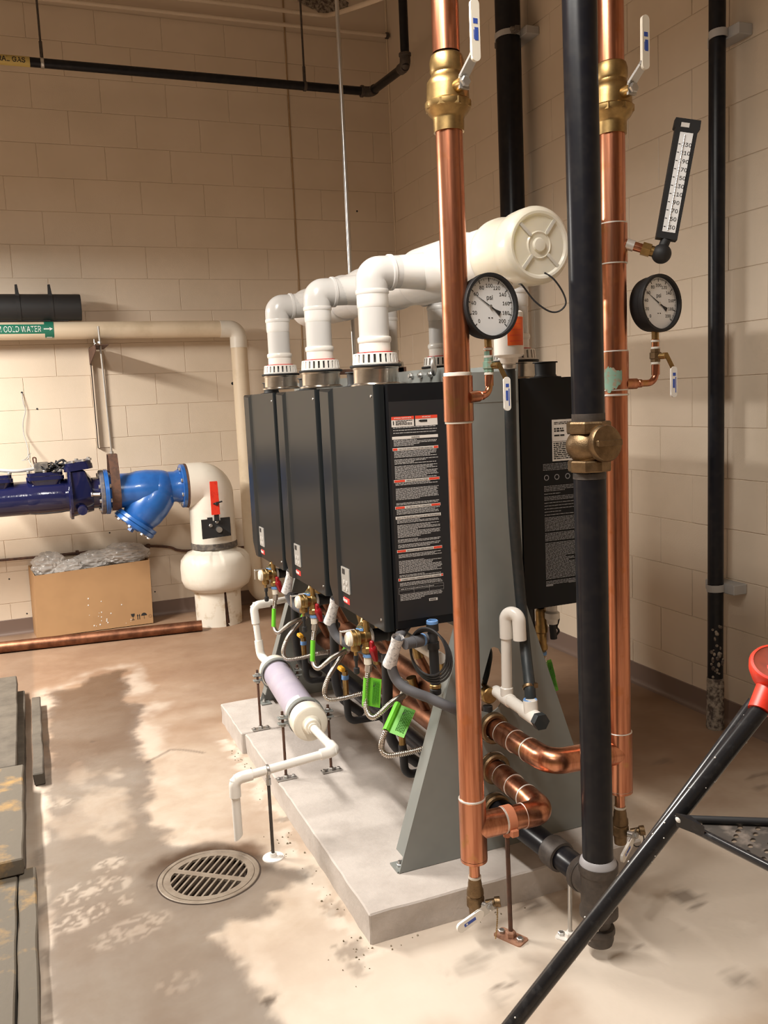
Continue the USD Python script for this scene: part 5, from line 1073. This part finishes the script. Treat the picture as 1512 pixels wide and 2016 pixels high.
m.vertices[:, :2] *= (1 - .055 * hi * (np.sin(a * 7 + 1.2 * np.sin(a * 3)) > .25) + .012 * (meshkit.noise(m.vertices * 14, 2) - .5))[:, None]; m.apply_translation((RX, MY, 0))
part(jr, 'bulge_jacket', m, 'jacket_white', smooth=50)
sleeve = lathe([(.148, .225), (.146, .02), (.146, .0)], 72); a = np.arctan2(sleeve.triangles_center[:, 1], sleeve.triangles_center[:, 0]); sleeve.update_faces(np.abs(a - (-1.42)) > .062)
sleeve.apply_translation((RX, MY, 0)); part(jr, 'base_sleeve', sleeve, 'jacket_stained')
part(jr, 'inner_pipe', cyl((RX, MY, 0.001), (RX, MY, .24), .135, n=32), 'rust')
hv = thing('lever_valve', 'red lever handle on a black plate before the white jacketed elbow', 'valve', (1.04, 5.44, .64))
part(hv, 'plate', [frame(prism(Polygon([(-.088, -.062), (.088, -.055), (.088, .06), (.03, .06), (.03, .045), (-.02, .045), (-.02, .068), (-.05, .068), (-.05, .058), (-.088, .058)]), .02), A(1.035, 5.455, .645), (1, 0, 0), (0, 0, 1)), cyl((1.035, 5.44, .655), (1.035, 5.52, .655), .03, n=20)], 'dull_black', smooth=False)
part(hv, 'plate_bolt', [bolt((1.035 + dx, 5.435, .645 + dz), (0, -1, 0), .012, .012) for dx, dz in ((-.035, .02), (.005, .04), (.012, -.006))], 'zinc', smooth=False)
part(hv, 'hub', cyl((1.047, 5.434, .637), (1.047, 5.405, .637), .018, n=20), 'zinc')
lev = part(hv, 'lever', frame(prism(Polygon([(-.014, 0), (.018, 0), (.016, .07), (-.012, .07)]), .006), A(1.035, 5.42, .69), (1, 0, 0), (0, 0, 1)), 'dull_black', smooth=False)
part(lev, 'red_grip', frame(prism(Polygon([(-.024, 0), (.022, 0), (.018, .20), (-.022, .20)]).buffer(.003), .012), A(1.033, 5.418, .735), (1, 0, 0), (0, 0, 1)), 'red_paint', smooth=False)
part(lev, 'lock_nut', [bolt((1.04, 5.405, .80), (0, -1, 0), .012, .012), cyl((1.02, 5.402, .80), (1.075, 5.402, .812), .005, n=8)], 'dull_black', smooth=False)
# hanger of the main
hg = thing('pipe_hanger', 'rusty strap hanger on a threaded rod holding the main beside the strainer', 'pipe hanger', (.468, MY, 1.0))
lp = [(-.112, 0, -.10)] ; c = A(.468, MY, MZ)
th_ = np.linspace(-.5 * PI - 1.25, .5 * PI + .0, 2)
loop = [c + A(0, .113 * math.cos(t), .113 * math.sin(t)) for t in np.linspace(PI, 2 * PI, 20)] + [c + A(0, .112, .09), c + A(0, .05, .225), c + A(0, -.05, .225), c + A(0, -.112, .09), c + A(0, -.113, 0)]
def band(path, w, t):
    P = np.array(path); v, f = [], []
    for i, p in enumerate(P):
        tn = nrm(P[min(i + 1, len(P) - 1)] - P[max(i - 1, 0)]); n = nrm(np.cross(tn, (1, 0, 0)))
        for sx in (-w, w):
            for sn in (0, t): v.append(p + A(sx, 0, 0) + n * sn)
    for i in range(len(P) - 1):
        a, b = 4 * i, 4 * i + 4
        for q in ((0, 1), (1, 3), (3, 2), (2, 0)): f += [[a + q[0], a + q[1], b + q[1]], [a + q[0], b + q[1], b + q[0]]]
    m = trimesh.Trimesh(v, f, process=False); m.fix_normals(); return m
part(hg, 'strap', band(loop, .027, .005), 'rust'); part(hg, 'rod', cyl(c + A(0, 0, .215), (.452, MY, 1.90), .0065, n=10), 'zinc'); part(hg, 'nut', [bolt(c + A(0, 0, .232), (0, 0, 1), .013, .013), bolt(A(.453, MY, 1.80), (0, 0, 1), .013, .012)], 'zinc', smooth=False)
wb = thing('wall_bracket', 'rusty angle bracket on a cream painted wall channel under the cold water pipe', 'bracket', (.46, YB, 1.4))
part(wb, 'channel', [box((.415, YB - .008, 1.16), (.50, YB - .001, 1.80)), box((.415, YB - .042, 1.16), (.420, YB - .001, 1.80)), box((.415, YB - .042, 1.16), (.428, YB - .039, 1.80)), box((.495, YB - .020, 1.16), (.50, YB - .001, 1.80))], 'block_paint', smooth=False)
part(wb, 'arm', [hull(np.array([(.41, YB - .045, 1.79), (.50, YB - .045, 1.79), (.41, YB - .045, 1.785), (.50, YB - .045, 1.785), (.42, 5.59, 1.79), (.50, 5.59, 1.79), (.42, 5.59, 1.785), (.50, 5.59, 1.785)])), hull(np.array([(.41, YB - .045, 1.79), (.415, YB - .045, 1.79), (.41, YB - .045, 1.69), (.415, YB - .045, 1.69), (.42, 5.60, 1.79), (.425, 5.60, 1.79), (.42, 5.60, 1.75), (.425, 5.60, 1.75)]))], 'rust', smooth=False)
# cold water pipe
cw = thing('cold_water_pipe', 'cream insulated cold water pipe with green label, turning down near the corner', 'pipe', (.5, 5.88, 1.897)); RCW = .0535
CWX = 1.352
part(cw, 'pipe', cyl((-1.8, 5.88, 1.905), (CWX - .10, 5.88, 1.894), RCW, n=32), 'insulation_cream')
part(cw, 'elbow', tube(fillet([A(CWX - .12, 5.88, 1.894), A(CWX, 5.88, 1.893), A(CWX, 5.88, 1.77)], .085, 12), RCW + .002, 32), 'jacket_white')
part(cw, 'drop_pipe', tube(fillet([A(CWX, 5.88, 1.78), A(CWX, 5.88, .075), A(2.3, 5.80, .075)], .12, 10), RCW, 32), 'insulation_cream')
def wrap(x0, x1, y0, y1, m_, rr=RCW + .0012, zc=1.899):
    """a sheet bent round the horizontal pipe; y is the height across its visible face"""
    a0, a1 = math.asin(y0 / rr), math.asin(y1 / rr); v, f = [], []
    for k in range(13):
        a = a0 + (a1 - a0) * k / 12
        for x in (x0, x1): v.append((x, 5.88 - rr * math.cos(a), zc + (.25 - x) * .0035 + rr * math.sin(a)))
    for k in range(12): f += [[2 * k, 2 * k + 1, 2 * k + 3], [2 * k, 2 * k + 3, 2 * k + 2]]
    return trimesh.Trimesh(v, f, process=False)
lb = part(cw, 'pipe_marker', [wrap(-.42, .175, -.022, .034, None), wrap(.155, .208, -.052, .052, None)], 'sign_green', label='green DOM COLD WATER pipe marker')
t = text('DOM COLD WATER', .034, .001); sx = .295 / t.bounds[1, 0]; t.apply_scale([sx, 1, 1])
t.apply_translation([.135 - t.bounds[1, 0], -.011, 0]); v = t.vertices.copy(); rr = RCW + .0016 + v[:, 2]; aa = v[:, 1] / RCW
t.vertices = np.c_[v[:, 0], 5.88 - rr * np.cos(aa), 1.8995 + rr * np.sin(aa)]
ar = [trimesh.Trimesh([(.150, 5.88 - RCW - .0025, 1.9015), (.186, 5.88 - RCW - .0025, 1.9015), (.186, 5.88 - RCW - .0025, 1.9075), (.150, 5.88 - RCW - .0025, 1.9075), (.184, 5.88 - RCW - .0025, 1.8945), (.202, 5.88 - RCW - .0025, 1.9045), (.184, 5.88 - RCW - .0025, 1.9145)], [[0, 1, 2], [0, 2, 3], [4, 5, 6]], process=False)]
ar.append(wrap(.165, .195, -.046, -.041, None, RCW + .002)); part(lb, 'marker_letters', t, 'print_white', smooth=False); part(lb, 'marker_arrow', ar, 'print_white', smooth=False)
part(cw, 'hanger_stub', [cyl((.440, 5.88, 1.80), (.440, 5.88, 1.86), .004, n=8), trimesh.creation.icosphere(2, .010).apply_translation((.447, 5.875, 1.815))], 'zinc')
bi = thing('black_pipe_sleeve', 'black foam covered pipe end resting above the cold water pipe', 'pipe', (0, 5.88, 2.035))
part(bi, 'sleeve', lat([(0, -1.9), (.080, -1.9), (.080, .372), (.078, .378), (.055, .378), (.055, .36), (0, .36)], (0, 5.88, 2.037), (1, 0, -.002), 36), 'dull_black')
for x in (.02, .205): part(bi, 'cradle_strap', [lat([(.0805, -.012), (.083, -.012), (.083, .012), (.0805, .012)], (x, 5.88, 2.037), (1, 0, 0), 36), hull(np.array([(x - .012, 5.83, 2.10), (x + .012, 5.83, 2.10), (x - .012, 5.90, 2.10), (x + .012, 5.90, 2.10), (x - .010, 5.85, 2.17), (x + .004, 5.85, 2.172), (x - .010, 5.87, 2.17), (x + .004, 5.87, 2.172)]))], 'dull_black', smooth=30)
part(bi, 'saddle', [box((-.4, 5.86, 1.955), (.30, 5.90, 1.962))], 'dull_black', smooth=False)

# ------------------------------------------------------------------ small things on the back wall
pts = [(-0.231, 6.03, 0.491), (-0.021, 6.03, 0.488), (0.257, 6.03, 0.487), (0.595, 6.03, 0.492), (0.81, 6.03, 0.466), (0.876, 6.03, 0.438), (0.977, 6.03, 0.423), (1.293, 6.03, 0.411)]
tw = thing('wall_tube', 'thin brown tube clipped along the back wall behind the cardboard box', 'tube', pts[0])
part(tw, 'tube', tube([A(-1.6, 6.033, .495)] + spline(pts, 5) + [A(2.2, 6.033, .38)], .0085, 10), 'rust')
part(tw, 'clip', [box(A(*p) - A(.010, .015, .014), A(*p) + A(.010, .012, .014), .002) for p in ((0.233, 6.035, 0.489), (0.685, 6.035, 0.485))], 'rust', smooth=False)
single('loose_wire', [tube(spline([(-0.008, 6.042, 1.53), (-0.006, 6.03, 1.479), (0.003, 6.03, 1.421), (-0.018, 6.02, 1.346), (-0.019, 6.02, 1.273), (-0.005, 5.95, 1.195), (-0.004, 5.8, 1.123), (0.015, 5.66, 1.083)], 6), .0028, 7), tube(spline([(0.005, 5.9, 1.156), (-0.024, 5.85, 1.125), (-0.044, 5.8, 1.123), (-0.009, 5.8, 1.127), (0.009, 5.9, 1.158)], 6), .0022, 7)], 'print_grey', 'thin pale wire dangling from a hole in the back wall', 'wire')
part(wall_back, 'screw_hole', [cyl(A(*p) + A(0, .02, 0), A(*p) + A(0, -.0015, 0), r, n=10) for p, r in (((-0.007, 6.05, 1.533), .007), ((0.073, 6.05, 1.428), .006), ((2.299, 6.05, 2.71), .007), ((0.446, 6.05, 0.597), .005), ((-0.105, 6.05, 0.125), .005), ((-0.189, 6.05, 0.362), .005), ((0.706, 6.05, 0.167), .005), ((1.331, 6.05, 1.541), .010))], 'ink', smooth=False)

# ------------------------------------------------------------------ pipes near the ceiling and on the right wall
gl = thing('ceiling_gas_pipe', 'black gas pipe with yellow label crossing high on the back wall', 'gas pipe', (1, 5.8, 3.43)); RGL = .027
gz = lambda x: 3.431 + .0017 * (x - .05)
part(gl, 'pipe', cyl((-1.8, 5.8, gz(-1.8)), (2.30, 5.8, gz(2.30)), RGL, n=24), 'black_iron')
gk = A(2.345, 5.8, 3.434); ge = A(*(2.345, 5.221, 3.401)); 
part(gl, 'elbow', [tube(fillet([gk - A(.07, 0, 0), gk, gk + nrm(ge - gk) * .07], .05, 8), RGL + .006, 22), tube(fillet([ge + nrm(gk - ge) * .07, ge, ge + A(0, 0, .07)], .05, 8), RGL + .006, 22), ring(gk - A(.065, 0, 0), (1, 0, 0), RGL + .011, RGL, .02, 24), ring(ge + A(0, 0, .065), (0, 0, 1), RGL + .011, RGL, .02, 24)], 'malleable_iron')
part(gl, 'pipe', cyl(gk, ge, RGL, n=24), 'black_iron'); part(gl, 'pipe', cyl(ge, (ge[0], ge[1], HC), RGL, n=24), 'black_iron')
ym = lathe([(RGL + .001, 0), (RGL + .001, .42)], 40); part(gl, 'pipe_marker', place(ym, A(-.21, 5.8, gz(-.1)), (1, 0, .0017)), 'sign_yellow', label='yellow NATURAL GAS pipe marker')
t = text('NATURAL GAS', .026, .0006, True); t.apply_translation([.185 - t.bounds[1, 0], -.013, 0]); v = t.vertices.copy(); rr = RGL + .0014 + v[:, 2]; aa = v[:, 1] / RGL
t.vertices = np.c_[v[:, 0], 5.8 - rr * np.cos(aa), gz(.1) + rr * np.sin(aa)]; part(gl, 'marker_letters', t, 'ink', smooth=False)
for k, x in enumerate(((0.278, 5.8, 3.444)[0], (1.882, 5.8, 3.448)[0])):
    h = thing('gas_pipe_hanger', ['left thin hanger rod with white clamp holding the high gas pipe', 'right thin hanger rod holding the high gas pipe near the corner'][k], 'pipe hanger', (x, 5.8, gz(x)))
    part(h, 'rod', cyl((x, 5.8, gz(x) + .03), (x, 5.8, HC), .0065, n=10), 'malleable_iron'); part(h, 'ring', ring((x, 5.8, gz(x)), (1, 0, 0), RGL + .005, RGL + .0005, .02, 24), 'zinc' if k == 0 else 'malleable_iron'); part(h, 'swivel', cyl((x, 5.8, gz(x) + .03), (x, 5.8, gz(x) + .12), .010, n=10), 'malleable_iron')
cdt = thing('conduit', 'wall-coloured conduit ending in a dark cap high on the back wall', 'conduit', (.4, 6.0, 3.87)); part(cdt, 'pipe', cyl((-1.8, 6.0, 3.86), (2.565, 6.0, 3.887), .013, n=16), 'block_paint'); part(cdt, 'end_cap', cyl((2.555, 6.0, 3.887), (2.574, 6.0, 3.887), .021, n=16), 'malleable_iron')
c_ = [(0.969, 5.95, 3.954), (1.188, 5.95, 3.949), (1.614, 5.95, 3.951), (2.046, 5.95, 3.948), (2.027, 5.6, 3.813), (1.95, 5, 3.608), (1.926, 4.6, 3.487), (1.881, 4.2, 3.361)]
cd2 = thing('conduit', 'upper wall-coloured conduit that bends towards the viewer near the ceiling', 'conduit', c_[0]); part(cd2, 'pipe', tube([A(-1.5, 5.95, c_[0][2] - .01)] + spline(c_, 6) + [A(c_[-1][0] + .3, 3.0, c_[-1][2] + .25)], .014, 14), 'block_paint')
vp = thing('drain_stack', 'wide black vertical pipe in a strut clamp on the right wall near the corner', 'iron pipe', (2.47, 4.2, 0)); part(vp, 'pipe', cyl((2.47, 4.2, 0), (2.47, 4.2, HC), .0645, n=36), 'black_iron')
def wall_clamp(p, r, label, tails=False):
    k = thing('strut_clamp', label, 'clamp', p); c = A(*p)
    part(k, 'strap', lat([(r + .0005, -.014), (r + .004, -.014), (r + .004, .014), (r + .0005, .014)], c, (0, 0.06, 1), 30), 'print_grey')
    part(k, 'strut', box((c[0] + r * .6, c[1] - r - .05, c[2] - .02), (XW, c[1] + r + .05, c[2] + .02), .003), 'print_grey', smooth=False)
    if tails:
        part(k, 'strap_ear', [box((c[0] - .02, c[1] - r - .045, c[2] - .012), (c[0] + .01, c[1] - r + .01, c[2] + .016), .003), box((c[0] - .02, c[1] + r - .01, c[2] - .022), (c[0] + .01, c[1] + r + .045, c[2] + .010), .003), bolt((c[0] - .02, c[1] - r - .03, c[2]), (-1, 0, 0), .012, .02)], 'dust', smooth=False)
wall_clamp((2.47, 4.2, 3.205), .0645, 'grey strap clamp round the wide black pipe near the corner', True)
fp = thing('gas_riser', 'slim black pipe on the right wall with chipped grey foot', 'iron pipe', (2.50, 2.74, 0)); part(fp, 'pipe', cyl((2.5, 2.742, .20), (2.5, 2.742, HC), .0305, n=28), 'black_iron')
m = lathe([(.0335, 0), (.036, .01), (.0345, .07), (.033, .10), (.034, .17), (.0325, .21), (.031, .215)], 32).subdivide(); m.vertices[:, :2] *= (1 + .10 * (meshkit.noise(m.vertices * 70, 6) - .5))[:, None]; m.apply_translation((2.5, 2.742, 0)); part(fp, 'plaster_collar', m, 'chipped', label='crumbling grey plaster round the foot')
rng = np.random.default_rng(8); ch = []
for _ in range(26):
    z = rng.uniform(.22, .44); a = rng.uniform(-2.9, -1.2); s = rng.uniform(.004, .011); b = trimesh.creation.icosphere(1, s); b.vertices *= (.8, .8, rng.uniform(.5, 1.8)); b.apply_translation((2.5 + .0315 * math.cos(a), 2.742 + .0315 * math.sin(a), z)); ch.append(b)
part(fp, 'paint_flakes', ch, 'chipped')
wall_clamp((2.50, 2.735, 2.672), .0305, 'upper strap clamp on the slim black wall pipe'); wall_clamp((2.50, 2.742, .585), .0305, 'lower strap clamp on the slim black wall pipe')

# ------------------------------------------------------------------ cardboard box, wrap and copper stock on the floor
bx = thing('cardboard_box', 'open brown cardboard box of plastic wrap against the back wall', 'box', (.30, 5.94, 0))
B = [A(-.055, 5.838, 0), A(.655, 5.838, 0), A(.675, 6.03, 0), A(-.075, 6.03, 0)]; top = [A(-.040, 5.838, .40), A(.662, 5.838, .425), A(.67, 6.03, .425), A(-.07, 6.03, .44)]
cen = sum(B) / 4
for i, nmx in enumerate(('front_panel', 'right_panel', 'back_panel', 'left_panel')):
    j = (i + 1) % 4; q = [B[i], B[j], top[j], top[i]]; inn = nrm(np.cross(B[j] - B[i], (0, 0, 1))) * -.005
    part(bx, nmx, hull(np.array(q + [e + inn for e in q])), 'cardboard', smooth=False)
part(bx, 'bottom_panel', hull(np.array([b * A(1, 1, 0) + A(0, 0, .001) for b in B] + [b * A(1, 1, 0) + A(0, 0, .005) for b in B])), 'cardboard', smooth=False)
icon = lambda x, poly: frame(prism(poly, .0004), A(x, 5.8374, .055), (1, 0, 0), (0, 0, 1))
gl_ = unary_union([Polygon([(-.012, .028), (.012, .028), (.009, .012), (0, .006), (-.009, .012)]), sbox(-.0012, -.01, .0012, .008), sbox(-.008, -.014, .008, -.010)])
um = unary_union([Point(0, .008).buffer(.018).intersection(sbox(-.02, .008, .02, .03)), sbox(-.001, -.014, .001, .01)])
ars = unary_union([sbox(-.008, -.014, -.004, .012), Polygon([(-.011, .010), (-.001, .010), (-.006, .022)]), sbox(.004, -.014, .008, .012), Polygon([(.001, .010), (.011, .010), (.006, .022)])])
part(bx, 'care_marks', [icon(.53, gl_), icon(.565, ars), icon(.60, um)], 'ink', smooth=False); part(bx, 'faint_mark', icon(.638, Point(0, 0).buffer(.012).difference(Point(0, 0).buffer(.006))), 'cardboard_edge', smooth=False)
rng = np.random.default_rng(6); sp_ = []
for _ in range(20):
    s = rng.uniform(.002, .005); e = trimesh.creation.icosphere(1, s); e.vertices *= (1, .2, 1.2); e.apply_translation((rng.uniform(.25, .52), 5.8373, abs(rng.normal(.05, .09)) + .01)); sp_.append(e)
part(bx, 'plaster_specks', sp_, 'speck_white')
def crumple(c, s, seed, amp=.35):
    m = trimesh.creation.icosphere(4, 1.0); v = m.vertices; n = meshkit.fbm(v * 2.2, 2, seed); r = np.abs(meshkit.noise(v * 5, seed + 3) - .5) * 2; m.vertices = v * (1 - amp * .5 + amp * n - .22 * r)[:, None] * np.array(s) + np.array(c); return m
for k, (c, s, lb_) in enumerate((((.06, 5.935, .43), (.115, .08, .10), 'crumpled clear plastic wrap at the left end of the cardboard box'), ((.17, 5.90, .40), (.11, .055, .075), 'pale crumpled plastic wrap spilling over the middle front of the box'), ((.33, 5.95, .435), (.14, .07, .075), 'grey plastic wrap in the middle of the cardboard box'), ((.52, 5.93, .47), (.16, .085, .075), 'smooth sheet of plastic wrap heaped at the right end of the box'))):
    single('plastic_wrap', crumple(c, s, 20 + k), 'film', lb_, 'plastic wrap', 'plastic wrap in the cardboard box', smooth=22)
fc = thing('copper_length', 'long dull copper pipe lying on the floor before the cardboard box', 'copper pipe', (.3, 5.52, .034)); d0, d1 = A(-.85, 5.67, .0345), A(.908, 5.475, .0345)
part(fc, 'pipe', [tube([d0, d1], .034, 28, cap=False), tube([d1, d0], .031, 28, cap=False)], 'old_copper'); part(fc, 'pipe_end', [place(lathe([(.031, 0), (.034, 0)], 28), d1, d1 - d0)], 'copper')

# ------------------------------------------------------------------ weathered boards stacked at the left
bd = 'weathered boards stacked on the left'
def board(label, x0, x1, y0, y1, z0, z1, m_, seed, tilt=0.0):
    b = box((x0, y0, z0), (x1, y1, z1), .004).subdivide_to_size(.09); v = b.vertices
    v[:, 0] += (meshkit.noise(v * (6, 9, 20), seed) - .5) * .006 + tilt * (v[:, 1] - y0); v[:, 2] += (meshkit.noise(v * (9, 5, 9), seed + 1) - .5) * .003 * (v[:, 2] > z0 + .01)
    single('board', b, m_, label, 'board', bd, smooth=25)
board('upper grey board at the far end of the left stack', -.46, -.147, 3.47, 4.70, .054, .102, 'plank', 1, -.008)
board('upper grey board with a yellow streak, second along the left stack', -.32, -.124, 2.70, 3.462, .054, .104, 'plank_yellow', 2, .0)
board('lower grey board sticking out beneath the far end of the left stack', -.095, -.056, 3.48, 4.46, .002, .050, 'plank', 3)
board('yellow-stained lower board edging the stack beside the wet floor', -.140, -.093, 1.75, 2.74, .002, .052, 'plank_yellow', 4)
board('yellow-stained lower board beside the nearest one at the left edge', -.235, -.144, 1.72, 2.74, .002, .051, 'plank_yellow', 5)
board('hidden lower board under the middle of the left stack', -.46, -.125, 2.76, 4.6, .002, .050, 'plank', 6)

# ------------------------------------------------------------------ step ladder leaning in at the right
ld = thing('step_ladder', 'black tubular step ladder with red top cap leaning in at lower right', 'ladder', (.30, 1.2, 0))
L0, L1 = A(.609, 1.09, .452), A(.962, .962, .925); ldir = nrm(L1 - L0); foot = L0 + ldir * ((0 - L0[2]) / ldir[2]); RL = .0128
part(ld, 'leg', cyl(foot + ldir * .02, L1, RL, n=26), 'ladder_black')
part(ld, 'leg', cyl(L0 + (L1 - L0) * .42 + A(.015, .021, -.015), L1 + A(.014, .024, -.001), RL * .95, n=26), 'ladder_black')
w_ = A(.19, -.42, 0); part(ld, 'leg', cyl(foot + w_ + ldir * .02, L1 + w_, RL, n=26), 'ladder_black')
fo = A(foot[0] + 1.05, foot[1] - .35, 0); 
for e in (A(0, 0, 0), w_): part(ld, 'rear_leg', cyl(fo + e + A(0, 0, .01), L1 + e + ldir * .06 + A(.03, -.01, 0), RL, n=20), 'ladder_black')
part(ld, 'foot_tip', [cyl(p_, p_ + d_ * .05, .017, n=16) for p_, d_ in ((foot, ldir), (foot + w_, ldir), (fo, nrm(L1 - fo)), (fo + w_, nrm(L1 - fo)))], 'rubber')
cap0 = A(*(1.005, 0.98, 0.97)); ax_ = nrm(A(-.30, -.45, .84))
cp_ = part(ld, 'top_cap', [lat([(0, -.030), (.018, -.028), (.030, -.014), (.036, .004), (.037, .016), (.035, .020), (.031, .021)], cap0, ax_, 40), cyl(L1 - ldir * .004, cap0 + A(.0, 0, .0), .0165, n=24)], 'red_paint', label='red rounded top cap')
part(cp_, 'cap_dish', lat([(.0312, .0205), (.026, .017), (.012, .012), (0, .011)], cap0, ax_, 40), 'red_worn', label='worn dished top')
part(cp_, 'cap_chip', [trimesh.creation.icosphere(2, .006).apply_transform(np.diag([1, .6, .7, 1])).apply_translation(cap0 + A(-.012, -.030, -.006))], 'speck_white')
T0 = A(*(0.837, 0.99, 0.77)); tn_, tf_ = A(*(0.856, 0.841, 0.77)), A(*(0.942, 0.926, 0.77))
e1, e2 = T0 + (tn_ - T0) * 2.0, T0 + A(.006, -.004, 0) + (tf_ - T0) * 2.4
q0, q1 = T0 + (tn_ - T0) * .26, T0 + (tf_ - T0) * .26
pl = Polygon([p[:2] for p in (q0, e1, e2, q1)])
holes = []
for i in range(9):
    for j in range(5):
        u, w = .2 + .75 * i / 8, .12 + .76 * j / 4; a = q0 + (e1 - q0) * u; b = q1 + (e2 - q1) * u; p = a + (b - a) * w
        if np.linalg.norm(b - a) > .03: holes.append(affinity.rotate(affinity.scale(Point(p[0], p[1]).buffer(1, 10), .0060, .0038), 35))
hs = unary_union(holes); tr_m = prism(pl.difference(hs), .003); tr_m.apply_translation((0, 0, T0[2] - .008))
part(ld, 'tread', tr_m, 'tread_dark', smooth=False)
part(ld, 'tread_rail', [tube([T0 + (tn_ - T0) * .22 - A(0, 0, .004), e1 - A(0, 0, .004)], .0062, 16)], 'ladder_black'); part(ld, 'tread_rail', [tube([T0 + (tf_ - T0) * .10, T0 + (tf_ - T0) * .30, e2], .0058, 16)], 'rubber')
part(ld, 'tread_rail', [tube([e1 - A(0, 0, .004), e2], .006, 16)], 'ladder_black')
vn = nrm(A(0, 0, CAM_H) - A(*T0))
br_ = hull(np.array([T0 + vn * .016 + o for o in (A(-.006, .002, .010), A(-.006, 0, -.010), A(.012, -.012, -.013), A(.010, -.012, .008))]), np.array([T0 + (tn_ - T0) * .30 + vn * .008 + o for o in (A(0, 0, .007), A(0, 0, -.009))]), np.array([T0 + vn * .013 + A(0, 0, .006), T0 + vn * .013 - A(0, 0, .008)]))
part(ld, 'tread_bracket', br_, 'ladder_black', smooth=30)
rv_ = part(ld, 'rivet', lat([(0, 0), (.006, 0), (.0055, .002), (.003, .0035), (0, .004)], T0 + vn * .0185, vn, 20), 'print_white', label='bright rivet head')
rng = np.random.default_rng(9); sk = []
for _ in range(34):
    s = rng.uniform(.0007, .0018); t = rng.uniform(.0, 1.0); b = trimesh.creation.icosphere(1, s); a_, b_, _z = basis(ldir, (0, 0, 1)); ph = rng.uniform(0, 2 * PI)
    b.apply_translation(L0 + (L1 - L0) * t + (a_ * math.cos(ph) + b_ * math.sin(ph)) * RL); sk.append(b)
part(ld, 'paint_specks', sk, 'speck_white')
